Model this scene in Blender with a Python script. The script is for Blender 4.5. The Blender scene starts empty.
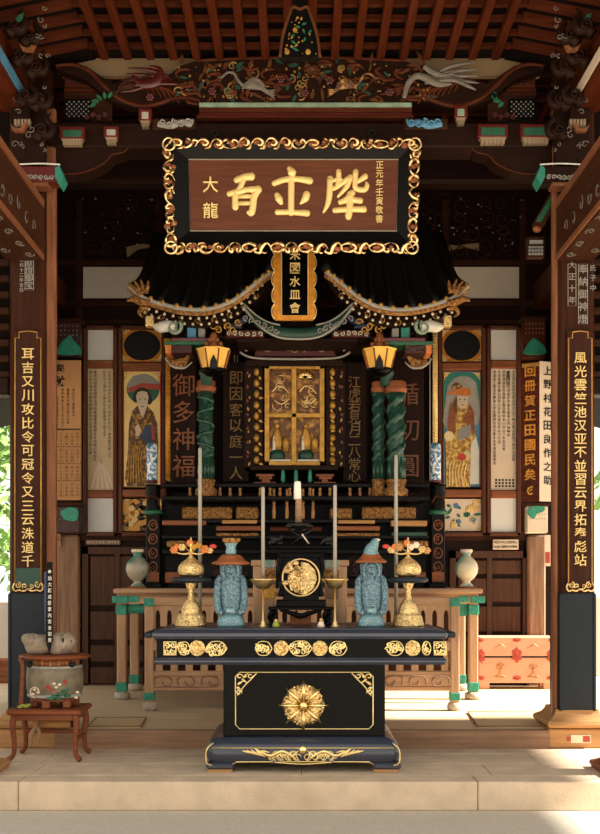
EXPOSURE = 0.6
SKY = 0.95
SUN = 13.0
SUNDIR = (.86, -.03, .72)
ROOF_D = 4.8  # front edge of the unseen roof, placed to limit sky light overhead
SUN_EAVE = 9.55  # right reach of the unseen porch roof, stretched to shade the step
SUN_EAVE_H = 8.1  # right reach of the unseen hall roof, shortened so sun reaches the floor
SUN_EAVE_R = 4.2  # right reach of the unseen low eave, set to bound the sun patch
WR_Z = 3.3
import bpy, math, random
from mathutils import Vector, Matrix

RND = random.Random(11)
PI = math.pi
F, CX, CY, CZ = 1000.0, 300.0, 575.0, 1.37      # focal length in pixels, principal column, horizon row, eye height
COL = bpy.context.scene.collection
ORG = {}


def P(px, py, D):
    """point of the place that lies D metres from the eye plane"""
    return Vector(((px - CX) * D / F, D - 7.0, CZ + (CY - py) * D / F))


def X(px, D): return (px - CX) * D / F
def Z(py, D): return CZ + (CY - py) * D / F
def Y(D): return D - 7.0


# ------------------------------------------------------------------ materials
def lin(h):
    h = h.lstrip('#')
    out = []
    for i in (0, 2, 4):
        c = int(h[i:i + 2], 16) / 255
        out.append(c / 12.92 if c <= .04045 else ((c + .055) / 1.055) ** 2.4)
    return out


MATS = {}
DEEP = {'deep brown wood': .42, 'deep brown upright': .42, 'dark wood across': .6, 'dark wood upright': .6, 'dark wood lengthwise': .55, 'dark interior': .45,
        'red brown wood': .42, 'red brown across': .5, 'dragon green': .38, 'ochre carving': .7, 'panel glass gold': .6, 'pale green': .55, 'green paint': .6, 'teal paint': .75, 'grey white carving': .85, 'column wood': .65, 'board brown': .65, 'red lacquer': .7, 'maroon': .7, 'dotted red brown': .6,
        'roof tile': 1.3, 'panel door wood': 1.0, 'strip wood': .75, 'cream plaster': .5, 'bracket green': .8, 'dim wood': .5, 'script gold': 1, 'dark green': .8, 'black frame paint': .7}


def mat(name, col, rough=.5, metal=0., var=.12, scale=6., stretch=(1, 1, 1), bump=0., bscale=60., bkind='noise',
        coat=0., col2=None, thr=None, pkind='noise', detail=4., spec=None, trans=0., col3=None):
    m = bpy.data.materials.new(name)
    m.use_nodes = True
    nt = m.node_tree
    N, L = nt.nodes, nt.links
    b = N['Principled BSDF']
    b.inputs['Roughness'].default_value = rough
    b.inputs['Metallic'].default_value = metal
    if spec is not None: b.inputs['Specular IOR Level'].default_value = spec
    if coat:
        b.inputs['Coat Weight'].default_value = coat
        b.inputs['Coat Roughness'].default_value = .08
    if trans: b.inputs['Transmission Weight'].default_value = trans
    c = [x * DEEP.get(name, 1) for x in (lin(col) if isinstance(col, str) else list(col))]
    tc = N.new('ShaderNodeTexCoord')
    mp = N.new('ShaderNodeMapping')
    L.new(tc.outputs['Object'], mp.inputs['Vector'])
    mp.inputs['Scale'].default_value = stretch
    if pkind == 'voronoi':
        tx = N.new('ShaderNodeTexVoronoi'); out = 'Distance'
    else:
        tx = N.new('ShaderNodeTexNoise'); out = 'Fac'
        tx.inputs['Detail'].default_value = detail
    tx.inputs['Scale'].default_value = scale
    L.new(mp.outputs['Vector'], tx.inputs['Vector'])
    rp = N.new('ShaderNodeValToRGB')
    e = rp.color_ramp.elements
    c2 = (lin(col2) if isinstance(col2, str) else col2)
    if c2 is not None:
        t = thr if thr else (.35, .65)
        e[0].position, e[1].position = t
        e[0].color = (*c, 1); e[1].color = (*c2, 1)
        if col3:
            k = e.new(min(.99, t[1] + .12)); k.color = (*lin(col3), 1)
    else:
        e[0].position, e[1].position = .3, .7
        e[0].color = (*[x * (1 - var) for x in c], 1)
        e[1].color = (*[min(1, x * (1 + var)) for x in c], 1)
    L.new(tx.outputs[out], rp.inputs['Fac'])
    L.new(rp.outputs['Color'], b.inputs['Base Color'])
    if bump:
        if bkind == 'voronoi':
            bt = N.new('ShaderNodeTexVoronoi'); bo = 'Distance'
        else:
            bt = N.new('ShaderNodeTexNoise'); bo = 'Fac'
            bt.inputs['Detail'].default_value = 4
        bt.inputs['Scale'].default_value = bscale
        L.new(mp.outputs['Vector'], bt.inputs['Vector'])
        bn = N.new('ShaderNodeBump')
        bn.inputs['Strength'].default_value = min(1, bump)
        bn.inputs['Distance'].default_value = .01
        L.new(bt.outputs[bo], bn.inputs['Height'])
        L.new(bn.outputs['Normal'], b.inputs['Normal'])
    MATS[name] = m
    return m


def wood(name, col, axis='x', rough=.55, var=.3, **k):
    s = {'x': (1.2, 14, 14), 'y': (14, 1.2, 14), 'z': (14, 14, 1.2)}[axis]
    k.setdefault('spec', .1 if DEEP.get(name, 1) < .66 else .22)
    return mat(name, col, rough, var=var, scale=2.2, stretch=s, bump=k.pop('bump', .15), bscale=4, **k)


# ------------------------------------------------------------------ mesh collector
GLYPH = {}


def glyph(ch, bold=.0):
    key = (ch, bold)
    if key not in GLYPH:
        c = bpy.data.curves.new('glyph_curve', 'FONT')
        c.body = ch
        c.resolution_u = 2
        c.extrude = .04
        c.offset = bold
        o = bpy.data.objects.new('glyph_object', c)
        COL.objects.link(o)
        me = bpy.data.meshes.new_from_object(o.evaluated_get(bpy.context.evaluated_depsgraph_get()))
        vs = [v.co.copy() for v in me.vertices]
        fs = [list(p.vertices) for p in me.polygons]
        bpy.data.objects.remove(o); bpy.data.curves.remove(c); bpy.data.meshes.remove(me)
        if vs:
            x0, x1 = min(v.x for v in vs), max(v.x for v in vs)
            y0, y1 = min(v.y for v in vs), max(v.y for v in vs)
            mx, my = (x0 + x1) / 2, (y0 + y1) / 2
            sc = 1 / max(x1 - x0, y1 - y0, .3)
            vs = [Vector(((v.x - mx) * sc, (v.y - my) * sc, v.z)) for v in vs]
        GLYPH[key] = (vs, fs)
    return GLYPH[key]


def smooth_path(pts, k=6, closed=False):
    """Catmull-Rom through the points"""
    pts = [Vector(p) for p in pts]
    n = len(pts)
    if n < 3: return pts
    out = []
    for i in range(n if closed else n - 1):
        if closed:
            a, b, c, d = pts[(i - 1) % n], pts[i], pts[(i + 1) % n], pts[(i + 2) % n]
        else:
            a, b, c, d = pts[max(i - 1, 0)], pts[i], pts[i + 1], pts[min(i + 2, n - 1)]
        for j in range(k):
            t = j / k
            out.append(.5 * ((2 * b) + (c - a) * t + (2 * a - 5 * b + 4 * c - d) * t * t + (3 * b - a - 3 * c + d) * t ** 3))
    if not closed: out.append(pts[-1])
    return out


class MB:
    def __init__(s):
        s.v, s.f, s.sm, s.isl = [], [], [], []

    def add(s, vs, fs, smooth=False):
        b = len(s.v)
        s.isl.append((b, len(s.f), len(vs), len(fs)))
        s.v += [Vector(v) for v in vs]
        s.f += [[i + b for i in f] for f in fs]
        s.sm += [smooth] * len(fs)
        return s

    def box(s, x0, x1, y0, y1, z0, z1, c=0.):
        """a box; c chamfers its long edges all round"""
        if x0 > x1: x0, x1 = x1, x0
        if y0 > y1: y0, y1 = y1, y0
        if z0 > z1: z0, z1 = z1, z0
        c = min(c, (x1 - x0) * .45, (y1 - y0) * .45, (z1 - z0) * .45)
        if c <= 0:
            v = [(x, y, z) for z in (z0, z1) for y in (y0, y1) for x in (x0, x1)]
            return s.add(v, [[0, 2, 3, 1], [4, 5, 7, 6], [0, 1, 5, 4], [2, 6, 7, 3], [0, 4, 6, 2], [1, 3, 7, 5]])
        v, idx = [], {}

        def q(sx, sy, sz, ax):
            k = (sx, sy, sz, ax)
            if k not in idx:
                x = (x0, x1)[sx]; y = (y0, y1)[sy]; z = (z0, z1)[sz]
                d = [(1, -1)[sx] * c, (1, -1)[sy] * c, (1, -1)[sz] * c]
                d[ax] = 0
                idx[k] = len(v)
                v.append((x + d[0], y + d[1], z + d[2]))
            return idx[k]
        f = []
        for ax in range(3):
            o = [a for a in range(3) if a != ax]
            for sd in (0, 1):
                ring = []
                for a, b in ((0, 0), (1, 0), (1, 1), (0, 1)):
                    k = [0, 0, 0]; k[ax] = sd; k[o[0]] = a; k[o[1]] = b
                    ring.append(q(*k, ax))
                f.append(ring)
        for ax in range(3):                       # edge chamfers along ax
            o = [a for a in range(3) if a != ax]
            for a in (0, 1):
                for b in (0, 1):
                    k0 = [0, 0, 0]; k0[o[0]] = a; k0[o[1]] = b
                    k1 = list(k0); k1[ax] = 1
                    f.append([q(*k0, o[0]), q(*k1, o[0]), q(*k1, o[1]), q(*k0, o[1])])
        for a in (0, 1):
            for b in (0, 1):
                for d in (0, 1):
                    f.append([q(a, b, d, 0), q(a, b, d, 1), q(a, b, d, 2)])
        return s.add(v, f)

    def boxP(s, a, b, t, u, D0, D1, c=0.):
        return s.box(X(a, D0), X(b, D0), Y(D0), Y(D1), Z(u, D0), Z(t, D0), c)

    def prism(s, poly, y0, y1, bev=0.):
        """polygon of (x, z) given a thickness along y; y0 is the face towards the visitor"""
        n = len(poly)
        if bev:
            cx = sum(p[0] for p in poly) / n; cz = sum(p[1] for p in poly) / n
            r = max(math.hypot(p[0] - cx, p[1] - cz) for p in poly)
            k = max(0, 1 - bev / r)
            fr = [(cx + (p[0] - cx) * k, cz + (p[1] - cz) * k) for p in poly]
            v = [(p[0], y0, p[1]) for p in fr] + [(p[0], y0 + bev * .7, p[1]) for p in poly] + [(p[0], y1, p[1]) for p in poly]
            f = [list(range(n)), list(range(3 * n - 1, 2 * n - 1, -1))]
            for i in range(n):
                j = (i + 1) % n
                f.append([i, i + n, j + n, j]); f.append([i + n, i + 2 * n, j + 2 * n, j + n])
            return s.add(v, f)
        v = [(p[0], y0, p[1]) for p in poly] + [(p[0], y1, p[1]) for p in poly]
        f = [list(range(n)), list(range(2 * n - 1, n - 1, -1))]
        f += [[i, i + n, (i + 1) % n + n, (i + 1) % n] for i in range(n)]
        return s.add(v, f)

    def prismP(s, pts, D, t=.02, bev=0., sm=0):
        if sm:
            pts = [(p.x, p.y) for p in smooth_path([(a, b, 0) for a, b in pts], sm, True)]
        return s.prism([(X(a, D), Z(b, D)) for a, b in pts], Y(D), Y(D) + t, bev)

    def ellP(s, cx, cy, rx, ry, D, t=.02, n=20, bev=0., a0=0., a1=2 * PI):
        full = a1 - a0 > 6.2
        m = n if full else n + 1
        pts = [(cx + rx * math.cos(a0 + (a1 - a0) * i / n), cy - ry * math.sin(a0 + (a1 - a0) * i / n)) for i in range(m)]
        return s.prismP(pts, D, t, bev)

    def tube(s, pts, r, n=6, closed=False, flat=1., cap=True):
        """r: a radius or one per point; flat squashes it along y"""
        pts = [Vector(p) for p in pts]
        m = len(pts)
        rr = r if isinstance(r, (list, tuple)) else [r] * m
        if len(rr) != m:
            rr = [rr[min(len(rr) - 1, int(i * (len(rr) - 1) / max(1, m - 1)))] * (1 - (i * (len(rr) - 1) / max(1, m - 1)) % 1) +
                  rr[min(len(rr) - 1, int(i * (len(rr) - 1) / max(1, m - 1)) + 1)] * ((i * (len(rr) - 1) / max(1, m - 1)) % 1) for i in range(m)]
        v, f = [], []
        prev = None
        for i, p in enumerate(pts):
            if closed: t = pts[(i + 1) % m] - pts[i - 1]
            else: t = pts[min(i + 1, m - 1)] - pts[max(i - 1, 0)]
            if t.length < 1e-9: t = Vector((0, 0, 1))
            t.normalize()
            if prev is None:
                a = Vector((0, 1, 0)) if abs(t.y) < .9 else Vector((1, 0, 0))
                u = (a - t * a.dot(t)).normalized()
            else:
                u = (prev - t * prev.dot(t))
                u = u.normalized() if u.length > 1e-6 else prev
            prev = u
            w = t.cross(u)
            for k in range(n):
                q = (u * math.cos(2 * PI * k / n) + w * math.sin(2 * PI * k / n)) * rr[i]
                if flat != 1: q.y *= flat
                v.append(p + q)
        for i in range(m if closed else m - 1):
            j = (i + 1) % m
            for k in range(n):
                l = (k + 1) % n
                f.append([i * n + k, i * n + l, j * n + l, j * n + k])
        if cap and not closed:
            f.append(list(range(n - 1, -1, -1))); f.append(list(range((m - 1) * n, m * n)))
        return s.add(v, f, n > 4)

    def tubeP(s, pts, D, r, n=6, closed=False, flat=1., k=5):
        p = [P(a, b, D) for a, b in pts]
        p = smooth_path(p, k, closed) if len(p) > 2 and k > 1 else p
        rr = [x * D / F for x in r] if isinstance(r, (list, tuple)) else r * D / F
        return s.tube(p, rr, n, closed, flat)

    def lathe(s, prof, c=(0, 0, 0), n=16, sx=1., sy=1., smooth=True, rot=0., fn=None):
        """profile of (radius, height) turned about the z axis through c; fn(angle) modulates the radius"""
        c = Vector(c)
        v, f = [], []
        for r, z in prof:
            for k in range(n):
                a = 2 * PI * k / n + rot
                q = r * (fn(a) if fn else 1)
                v.append((c.x + q * math.cos(a) * sx, c.y + q * math.sin(a) * sy, c.z + z))
        m = len(prof)
        for i in range(m - 1):
            for k in range(n):
                l = (k + 1) % n
                f.append([i * n + k, i * n + l, (i + 1) * n + l, (i + 1) * n + k])
        f.append(list(range(n - 1, -1, -1))); f.append(list(range((m - 1) * n, m * n)))
        return s.add(v, f, smooth)

    def latheP(s, cx, prof, D, n=16, **k):
        """profile of (radius in px, row) at distance D"""
        c = (X(cx, D), Y(D), 0)
        return s.lathe([(r * D / F, Z(y, D)) for r, y in prof], c, n, **k)

    def ball(s, c, r, n=10, m=6, smooth=True):
        rx, ry, rz = r if isinstance(r, (tuple, list)) else (r, r, r)
        prof = [(math.sin(PI * i / m), -math.cos(PI * i / m)) for i in range(m + 1)]
        prof[0] = (.02, -1); prof[-1] = (.02, 1)
        c = Vector(c); v, f = [], []
        for r_, z in prof:
            for k in range(n):
                a = 2 * PI * k / n
                v.append((c.x + rx * r_ * math.cos(a), c.y + ry * r_ * math.sin(a), c.z + rz * z))
        for i in range(m):
            for k in range(n):
                l = (k + 1) % n
                f.append([i * n + k, i * n + l, (i + 1) * n + l, (i + 1) * n + k])
        f.append(list(range(n - 1, -1, -1))); f.append(list(range(m * n, (m + 1) * n)))
        return s.add(v, f, smooth)

    def ballP(s, cx, cy, r, D, depth=None, **k):
        rx, rz = r if isinstance(r, (tuple, list)) else (r, r)
        return s.ball(P(cx, cy, D), (rx * D / F, depth if depth else min(rx, rz) * D / F, rz * D / F), **k)

    def grid(s, fn, nu, nv, smooth=True):
        v = [fn(i / nu, j / nv) for j in range(nv + 1) for i in range(nu + 1)]
        f = [[j * (nu + 1) + i, j * (nu + 1) + i + 1, (j + 1) * (nu + 1) + i + 1, (j + 1) * (nu + 1) + i] for j in range(nv) for i in range(nu)]
        return s.add(v, f, smooth)

    def glyphs(s, text, c, size, step=None, depth=.006, bold=.0, wide=1.):
        """characters written downwards (step) around point c, facing the visitor"""
        c = Vector(c)
        for i, ch in enumerate(text):
            if ch == ' ': continue
            vs, fs = glyph(ch, bold)
            z = c.z - i * (step or size)
            s.add([(c.x + v.x * size * wide, c.y - (v.z + .04) / .08 * depth, z + v.y * size) for v in vs], fs)
        return s

    def glyphP(s, text, cx, y0, y1, size, D, depth=.006, bold=.0, wide=1.):
        """first character centred on row y0, last on row y1"""
        n = len(text)
        st = (y1 - y0) / max(1, n - 1) * D / F
        return s.glyphs(text, P(cx, y0, D), size * D / F, st, depth, bold, wide)

    def spiral(s, cx, cy, r, D, turns=1.4, ph=0., dirn=1, w=1., n=5, flat=1.):
        pts = []
        m = int(10 * turns) + 3
        for i in range(m):
            t = i / (m - 1)
            q = r * (1 - .85 * t)
            a = ph + dirn * 2 * PI * turns * t
            pts.append(P(cx + q * math.cos(a), cy - q * math.sin(a), D))
        return s.tube(pts, [w * D / F * (1 - .5 * i / m) for i in range(m)], n, flat=flat)

    def leaf(s, cx, cy, l, w, ang, D, t=.01):
        c, q = math.cos(ang), math.sin(ang)
        pts = []
        for u, v in ((0, 0), (.25, .8), (.6, .9), (1, 0), (.6, -.9), (.25, -.8)):
            x, y = u * l, v * w / 2
            pts.append((cx + x * c - y * q, cy - (x * q + y * c)))
        return s.prismP(pts, D, t, .002)

    def flower(s, cx, cy, r, D, n=6, t=.015):
        for i in range(n):
            a = 2 * PI * i / n
            s.ballP(cx + .6 * r * math.cos(a), cy - .6 * r * math.sin(a), .45 * r, D, depth=t, n=6, m=4)
        return s.ballP(cx, cy, .35 * r, D - t * .5, depth=t, n=6, m=4)

    def xform(s, M):
        s.v = [M @ v for v in s.v]
        return s

    def clamp(s, z):
        for v in s.v: v.z = max(v.z, z)
        return s

    def pieces(s):
        """groups of islands that stand clear of one another"""
        n = len(s.isl)
        if n < 2 or n > 400: return [list(range(n))]
        bb = []
        for b, f, nv, nf in s.isl:
            vs = s.v[b:b + nv]
            lo = [min(v[i] for v in vs) for i in range(3)]; hi = [max(v[i] for v in vs) for i in range(3)]
            bb.append((lo, hi, max(hi[i] - lo[i] for i in range(3))))
        par = list(range(n))
        def find(a):
            while par[a] != a: a = par[a]
            return a
        for i in range(n):
            for j in range(i):
                A, B = bb[i], bb[j]
                g = math.sqrt(sum(max(0, A[0][k] - B[1][k], B[0][k] - A[1][k]) ** 2 for k in range(3)))
                if g <= max(.02, .5 * max(A[2], B[2])): par[find(i)] = find(j)
        d = {}
        for i in range(n): d.setdefault(find(i), []).append(i)
        return list(d.values())

    def build(s, name, m, parent=None, label=None, local=False, kind=None):
        if parent is not None and parent.get('kind') != 'structure' and 'writing' not in name and 'inscription' not in name:
            ps = s.pieces()
            if 1 < len(ps) <= 40:
                first = None
                for p in ps:
                    q = MB()
                    for i in p:
                        b, f, nv, nf = s.isl[i]
                        q.add(s.v[b:b + nv], [[x - b for x in fc] for fc in s.f[f:f + nf]], s.sm[f] if nf else False)
                    o = q.build1(name, m, parent, label, local, kind)
                    first = first or o
                return first
        return s.build1(name, m, parent, label, local, kind)

    def build1(s, name, m, parent=None, label=None, local=False, kind=None):
        me = bpy.data.meshes.new(name)
        if parent is not None:
            o0 = Vector((0, 0, 0)) if local else ORG[parent.name]
        else:
            xs = [v.x for v in s.v]; ys = [v.y for v in s.v]; zs = [v.z for v in s.v]
            o0 = Vector(((min(xs) + max(xs)) / 2, (min(ys) + max(ys)) / 2, min(zs)))
        me.from_pydata([v - o0 for v in s.v], [], s.f)
        me.polygons.foreach_set('use_smooth', s.sm)
        me.materials.append(m if not isinstance(m, str) else MATS[m])
        me.update()
        import bmesh
        bm = bmesh.new(); bm.from_mesh(me)
        bmesh.ops.recalc_face_normals(bm, faces=bm.faces)
        bm.to_mesh(me); bm.free()
        o = bpy.data.objects.new(name, me)
        COL.objects.link(o)
        if parent is not None:
            o.parent = parent
            ORG[o.name] = ORG[parent.name]
        else:
            o.location = o0
            ORG[o.name] = o0.copy()
        if label: o['label'] = label
        if kind: o['kind'] = kind
        return o


def tag(o, label, cat, group=None):
    o['label'] = label; o['category'] = cat
    if group: o['group'] = group
    return o


def thing(name, label, cat, loc=(0, 0, 0), group=None):
    o = bpy.data.objects.new(name, None)
    o.empty_display_size = .1
    COL.objects.link(o)
    o.location = loc
    ORG[o.name] = Vector(loc)
    return tag(o, label, cat, group)


def struct(name, loc=(0, 0, 0)):
    o = bpy.data.objects.new(name, None)
    COL.objects.link(o)
    o.location = loc
    o['kind'] = 'structure'
    ORG[o.name] = Vector(loc)
    return o


def copy_tree(root, loc, label=None, group=None):
    r = root.copy(); COL.objects.link(r); r.location = loc
    if label: r['label'] = label
    if group: r['group'] = group
    for ch in list(root.children):
        c = ch.copy(); COL.objects.link(c); c.parent = r
        for g in list(ch.children):
            d = g.copy(); COL.objects.link(d); d.parent = c
    return r


# ------------------------------------------------------------------ the palette
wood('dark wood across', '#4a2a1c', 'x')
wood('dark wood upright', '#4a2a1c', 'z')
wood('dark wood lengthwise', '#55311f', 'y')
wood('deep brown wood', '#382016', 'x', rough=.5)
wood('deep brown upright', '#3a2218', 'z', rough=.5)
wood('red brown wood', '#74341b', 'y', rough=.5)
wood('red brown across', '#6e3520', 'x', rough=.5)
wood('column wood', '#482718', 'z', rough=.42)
wood('strip wood', '#8f5a3c', 'z', rough=.45)
wood('board brown', '#4a2b1e', 'z', rough=.4)
wood('panel door wood', '#4c3020', 'z', rough=.6)
wood('weathered wood', '#8a6a52', 'z', rough=.7)
wood('rail wood across', '#b8916f', 'x', rough=.6, var=.18)
wood('rail wood upright', '#b8916f', 'z', rough=.6, var=.18)
wood('floor wood', '#d0b795', 'x', rough=.55, var=.14, bump=.05)
wood('sill wood', '#96745a', 'x', rough=.6, var=.25)
wood('plinth wood', '#b08456', 'x', rough=.55, var=.2)
wood('stool wood', '#7c4328', 'x', rough=.42, var=.2)
wood('sign wood', '#5c3019', 'x', rough=.42, var=.22)
wood('chest wood', '#dc9f80', 'x', rough=.55, var=.06, bump=.04)
wood('tan wood', '#b5834f', 'x', rough=.5, var=.2)
wood('copper wood', '#8c5233', 'x', rough=.5)
mat('stone step', '#d2bb9f', .85, var=.13, scale=5, bump=.5, bscale=70)
mat('ground gravel', '#c4bbab', .95, var=.08, scale=40, bump=.3, bscale=120)
mat('black lacquer', '#070708', .14, var=.05, spec=.07)
mat('blue black lacquer', '#353a48', .25, var=.06, spec=.6)
mat('blue black paint', '#18222a', .5, var=.12, spec=.3)
mat('black frame paint', '#100f0e', .4, var=.1, spec=.12)
mat('gold', (1., .72, .32), .28, 1., var=.12, scale=20)
mat('carved gold', (.55, .33, .12), .32, 1., col2=(1., .74, .34), thr=(.33, .50), scale=55, bump=.7, bscale=110, bkind='voronoi')
mat('gold leaf paint', '#f0cd84', .42, .3, var=.1)
mat('old gold', '#b98a3c', .45, .55, var=.25, scale=15, bump=.5, bscale=90)
mat('lamp gold', '#e8b04a', .4, .3, var=.12)
wood('leaf frame wood', '#5c3524', 'z', spec=.2)
mat('sign gilt', (.42, .22, .08), .3, 1., col2=(1., .74, .36), thr=(.36, .56), scale=22)
mat('orange gold', '#d18a2c', .45, .45, var=.25, scale=20)
mat('bracket green', '#245a42', .5, var=.25, scale=18)
mat('dim teeth', '#8f7a60', .7, var=.1)
wood('dim wood', '#7a4a2c', 'x')
mat('script gold', '#8d6a36', .5, .2, var=.3, scale=20)
mat('script orange', '#8a4d1e', .5, .1, var=.35, scale=14)
mat('script brown', '#6b3c1c', .5, .1, var=.3, scale=20)
mat('faint carving', '#6f665c', .6, var=.2, scale=20)
mat('brass', (.72, .5, .22), .35, 1., var=.12)
mat('silver line', '#b8b0a0', .4, .5, var=.05)
mat('plaster', '#d9cdbd', .9, var=.04)
mat('white panel', '#e2e0da', .7, var=.03)
mat('cream plaster', '#c9a77e', .9, var=.08)
mat('paper', '#d3bb95', .8, var=.08, scale=3)
mat('pale board', '#e3cdb4', .7, var=.06, scale=3)
mat('poster board', '#b98555', .7, var=.1, scale=3)
mat('ink', '#1c1512', .6, var=.05)
mat('pale ink', '#cfc3ae', .6, var=.05)
mat('red paint', '#a83a24', .5, var=.15)
mat('red lacquer', '#6c1c14', .35, var=.15, coat=.3)
mat('maroon', '#5a1b16', .4, var=.15, coat=.2)
mat('teal paint', '#34937d', .5, var=.2, scale=25)
mat('teal fitting', '#2c8c73', .45, .1, var=.3, scale=40, bump=.5, bscale=70)
mat('green paint', '#2f7a55', .5, var=.25, scale=18)
mat('pale green', '#a8c3a8', .5, var=.25, scale=10)
mat('dark green', '#1f4a3c', .5, var=.2)
mat('dragon green', '#34705a', .3, var=.45, scale=14, bump=.4, bscale=60)
mat('blue paint', '#4f86a8', .5, var=.15)
mat('indigo', '#2c3a5c', .5, var=.15)
mat('white paint', '#d8d4c8', .5, var=.06)
mat('grey white carving', '#a9a49a', .6, var=.15, scale=20)
mat('cream dots', '#e2d5b4', .5, var=.08)
mat('roof tile', '#1b1917', .5, var=.2, spec=.25)
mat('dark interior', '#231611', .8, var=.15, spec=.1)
mat('blue ceramic', '#6a8791', .35, scale=75, pkind='noise', col2='#325566', thr=(.42, .58), col3='#203c4e', coat=.2, detail=5, bump=.5, bscale=90)
mat('blue ceramic base', '#93a6a8', .3, scale=70, pkind='voronoi', col2='#5d8793', thr=(.2, .5), coat=.4, bump=.4, bscale=80)
mat('blue porcelain', '#e2e8e6', .2, scale=26, col2='#2f66a8', thr=(.45, .56), col3='#3d8f63', coat=.5, detail=6)
mat('teal vase glaze', '#a69a86', .3, scale=7, col2='#2a7f70', thr=(.47, .58), col3='#b0623c', coat=.4, detail=5)
mat('pale vase glaze', '#d8c9a8', .3, scale=7, col2='#6f9c92', thr=(.5, .6), col3='#c9a24a', coat=.4, detail=5)
mat('urn glaze', '#756a56', .55, var=.3, scale=14, bump=.4, bscale=60)
mat('rough stone', '#a08e7c', .95, var=.25, scale=30, bump=1., bscale=60)
mat('foot stone', '#b3a692', .9, var=.15, scale=20, bump=.5, bscale=40)
mat('grey candle', '#958e82', .45, var=.06)
mat('white candle', '#efe8da', .4, var=.03)
mat('flower red', '#c2392b', .5, var=.2)
mat('flower orange', '#c9722f', .5, var=.3, scale=30)
mat('leaf yellow green', '#8f9a3a', .6, var=.2)
mat('tatami', '#cbb083', .8, var=.12, scale=3, stretch=(1, 40, 1), bump=.2, bscale=4)
mat('skin paint', '#cbb59b', .6, var=.08)
mat('grey paint', '#8c8a84', .6, var=.1)
mat('foliage', '#7fa35a', .8, var=.45, scale=3)
mat('bark', '#5c4635', .9, var=.3, scale=10)
mat('cloth', '#9c7c5c', .9, var=.15)
mat('panel glass gold', '#7a4a20', .35, .35, scale=16, col2='#c08a3a', thr=(.5, .66), bump=.6, bscale=40, detail=6)
mat('robe brown', '#5d3a24', .5, .15, scale=22, col2='#b98a45', thr=(.5, .62), detail=6, bump=.3, bscale=60)
mat('robe gold', '#9a6a2c', .4, .35, scale=24, col2='#e0b964', thr=(.42, .6), detail=6, bump=.4, bscale=60)
mat('flower panel', '#d9b45a', .5, .2, scale=11, col2='#2d6f60', thr=(.5, .56), col3='#c65a2c', detail=2)
mat('dark flower panel', '#c98c3a', .5, .3, scale=10, col2='#241c18', thr=(.46, .52), col3='#7a4a20', detail=3)
mat('ochre carving', '#8f5a28', .5, .25, scale=40, col2='#c08a48', thr=(.4, .6), bump=.9, bscale=110, bkind='voronoi')
mat('dotted red brown', '#4a1f18', .5, scale=42, pkind='voronoi', col2='#3c1712', thr=(.12, .2), bump=.6, bscale=42, bkind='voronoi')
mat('iron', '#1d1c1c', .4, .6, var=.1)
# ================================================================== camera, sky, sun
cam_d = bpy.data.cameras.new('camera'); cam = bpy.data.objects.new('camera', cam_d); COL.objects.link(cam)
cam.location = (0, -7, CZ); cam.rotation_euler = (PI / 2, 0, 0)
cam_d.sensor_width = 36; cam_d.sensor_fit = 'AUTO'; cam_d.lens = F / 834 * 36
cam_d.shift_y = (CY - 417) / 834
cam_d.clip_end = 300
sc = bpy.context.scene
sc.camera = cam
sc.view_settings.view_transform = 'Standard'; sc.view_settings.look = 'None'
sc.view_settings.gamma = 1; sc.view_settings.use_curve_mapping = False
sc.view_settings.exposure = EXPOSURE
w = bpy.data.worlds.new('sky'); sc.world = w; w.use_nodes = True
bg = w.node_tree.nodes['Background']
bg.inputs['Color'].default_value = (1.0, .94, .85, 1)
bg.inputs['Strength'].default_value = SKY
sd = bpy.data.lights.new('sun', 'SUN'); so = bpy.data.objects.new('sun', sd); COL.objects.link(so)
sd.energy = SUN; sd.angle = math.radians(1.5); sd.color = (1, .93, .82)
so.rotation_euler = Vector(SUNDIR).to_track_quat('Z', 'Y').to_euler()
so.location = (8, 2, 9)

# ================================================================== ground, steps, floor
MB().box(-40, 40, -30, 40, -.4, -.192).build('ground', 'ground gravel', kind='structure')
m = MB()
f0 = Y(6.62)
xs = [-6, X(18, 6.62), X(478, 6.62), 4.3, 6]
for a, b in zip(xs, xs[1:]):
    m.box(a + .002, b - .002, f0, f0 + .225, -.192, 0, .008)
R2 = random.Random(3)
y = f0 + .23
for row, dy in enumerate((.42, .40, .32)):
    x = -6 - R2.random()
    while x < 6:
        wd = 1.1 + R2.random() * .9
        m.box(x + .0015, x + wd - .0015, y + .0015, y + dy - .0015, -.12, -R2.random() * .002, .003)
        x += wd
    y += dy
m.box(-6, 6, f0 + .24, 6, -.192, -.04)
m.build('stone_step', 'stone step', kind='structure')
m = MB()
x = -2.86
m.box(-2.86, 3.3, .965, 5.2, -.02, .13)
R2 = random.Random(5)
yy = .965
while yy < 5.0:
    m.box(-2.86, 3.3, yy + .001, min(yy + .298, 5.2), .1, .14, .002); yy += .3
m.build('floor', 'floor wood', kind='structure')
MB().box(-1.94, 1.97, .90, .964, -.005, .143, .006).build('trim_1', 'sill wood', kind='structure')

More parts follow.
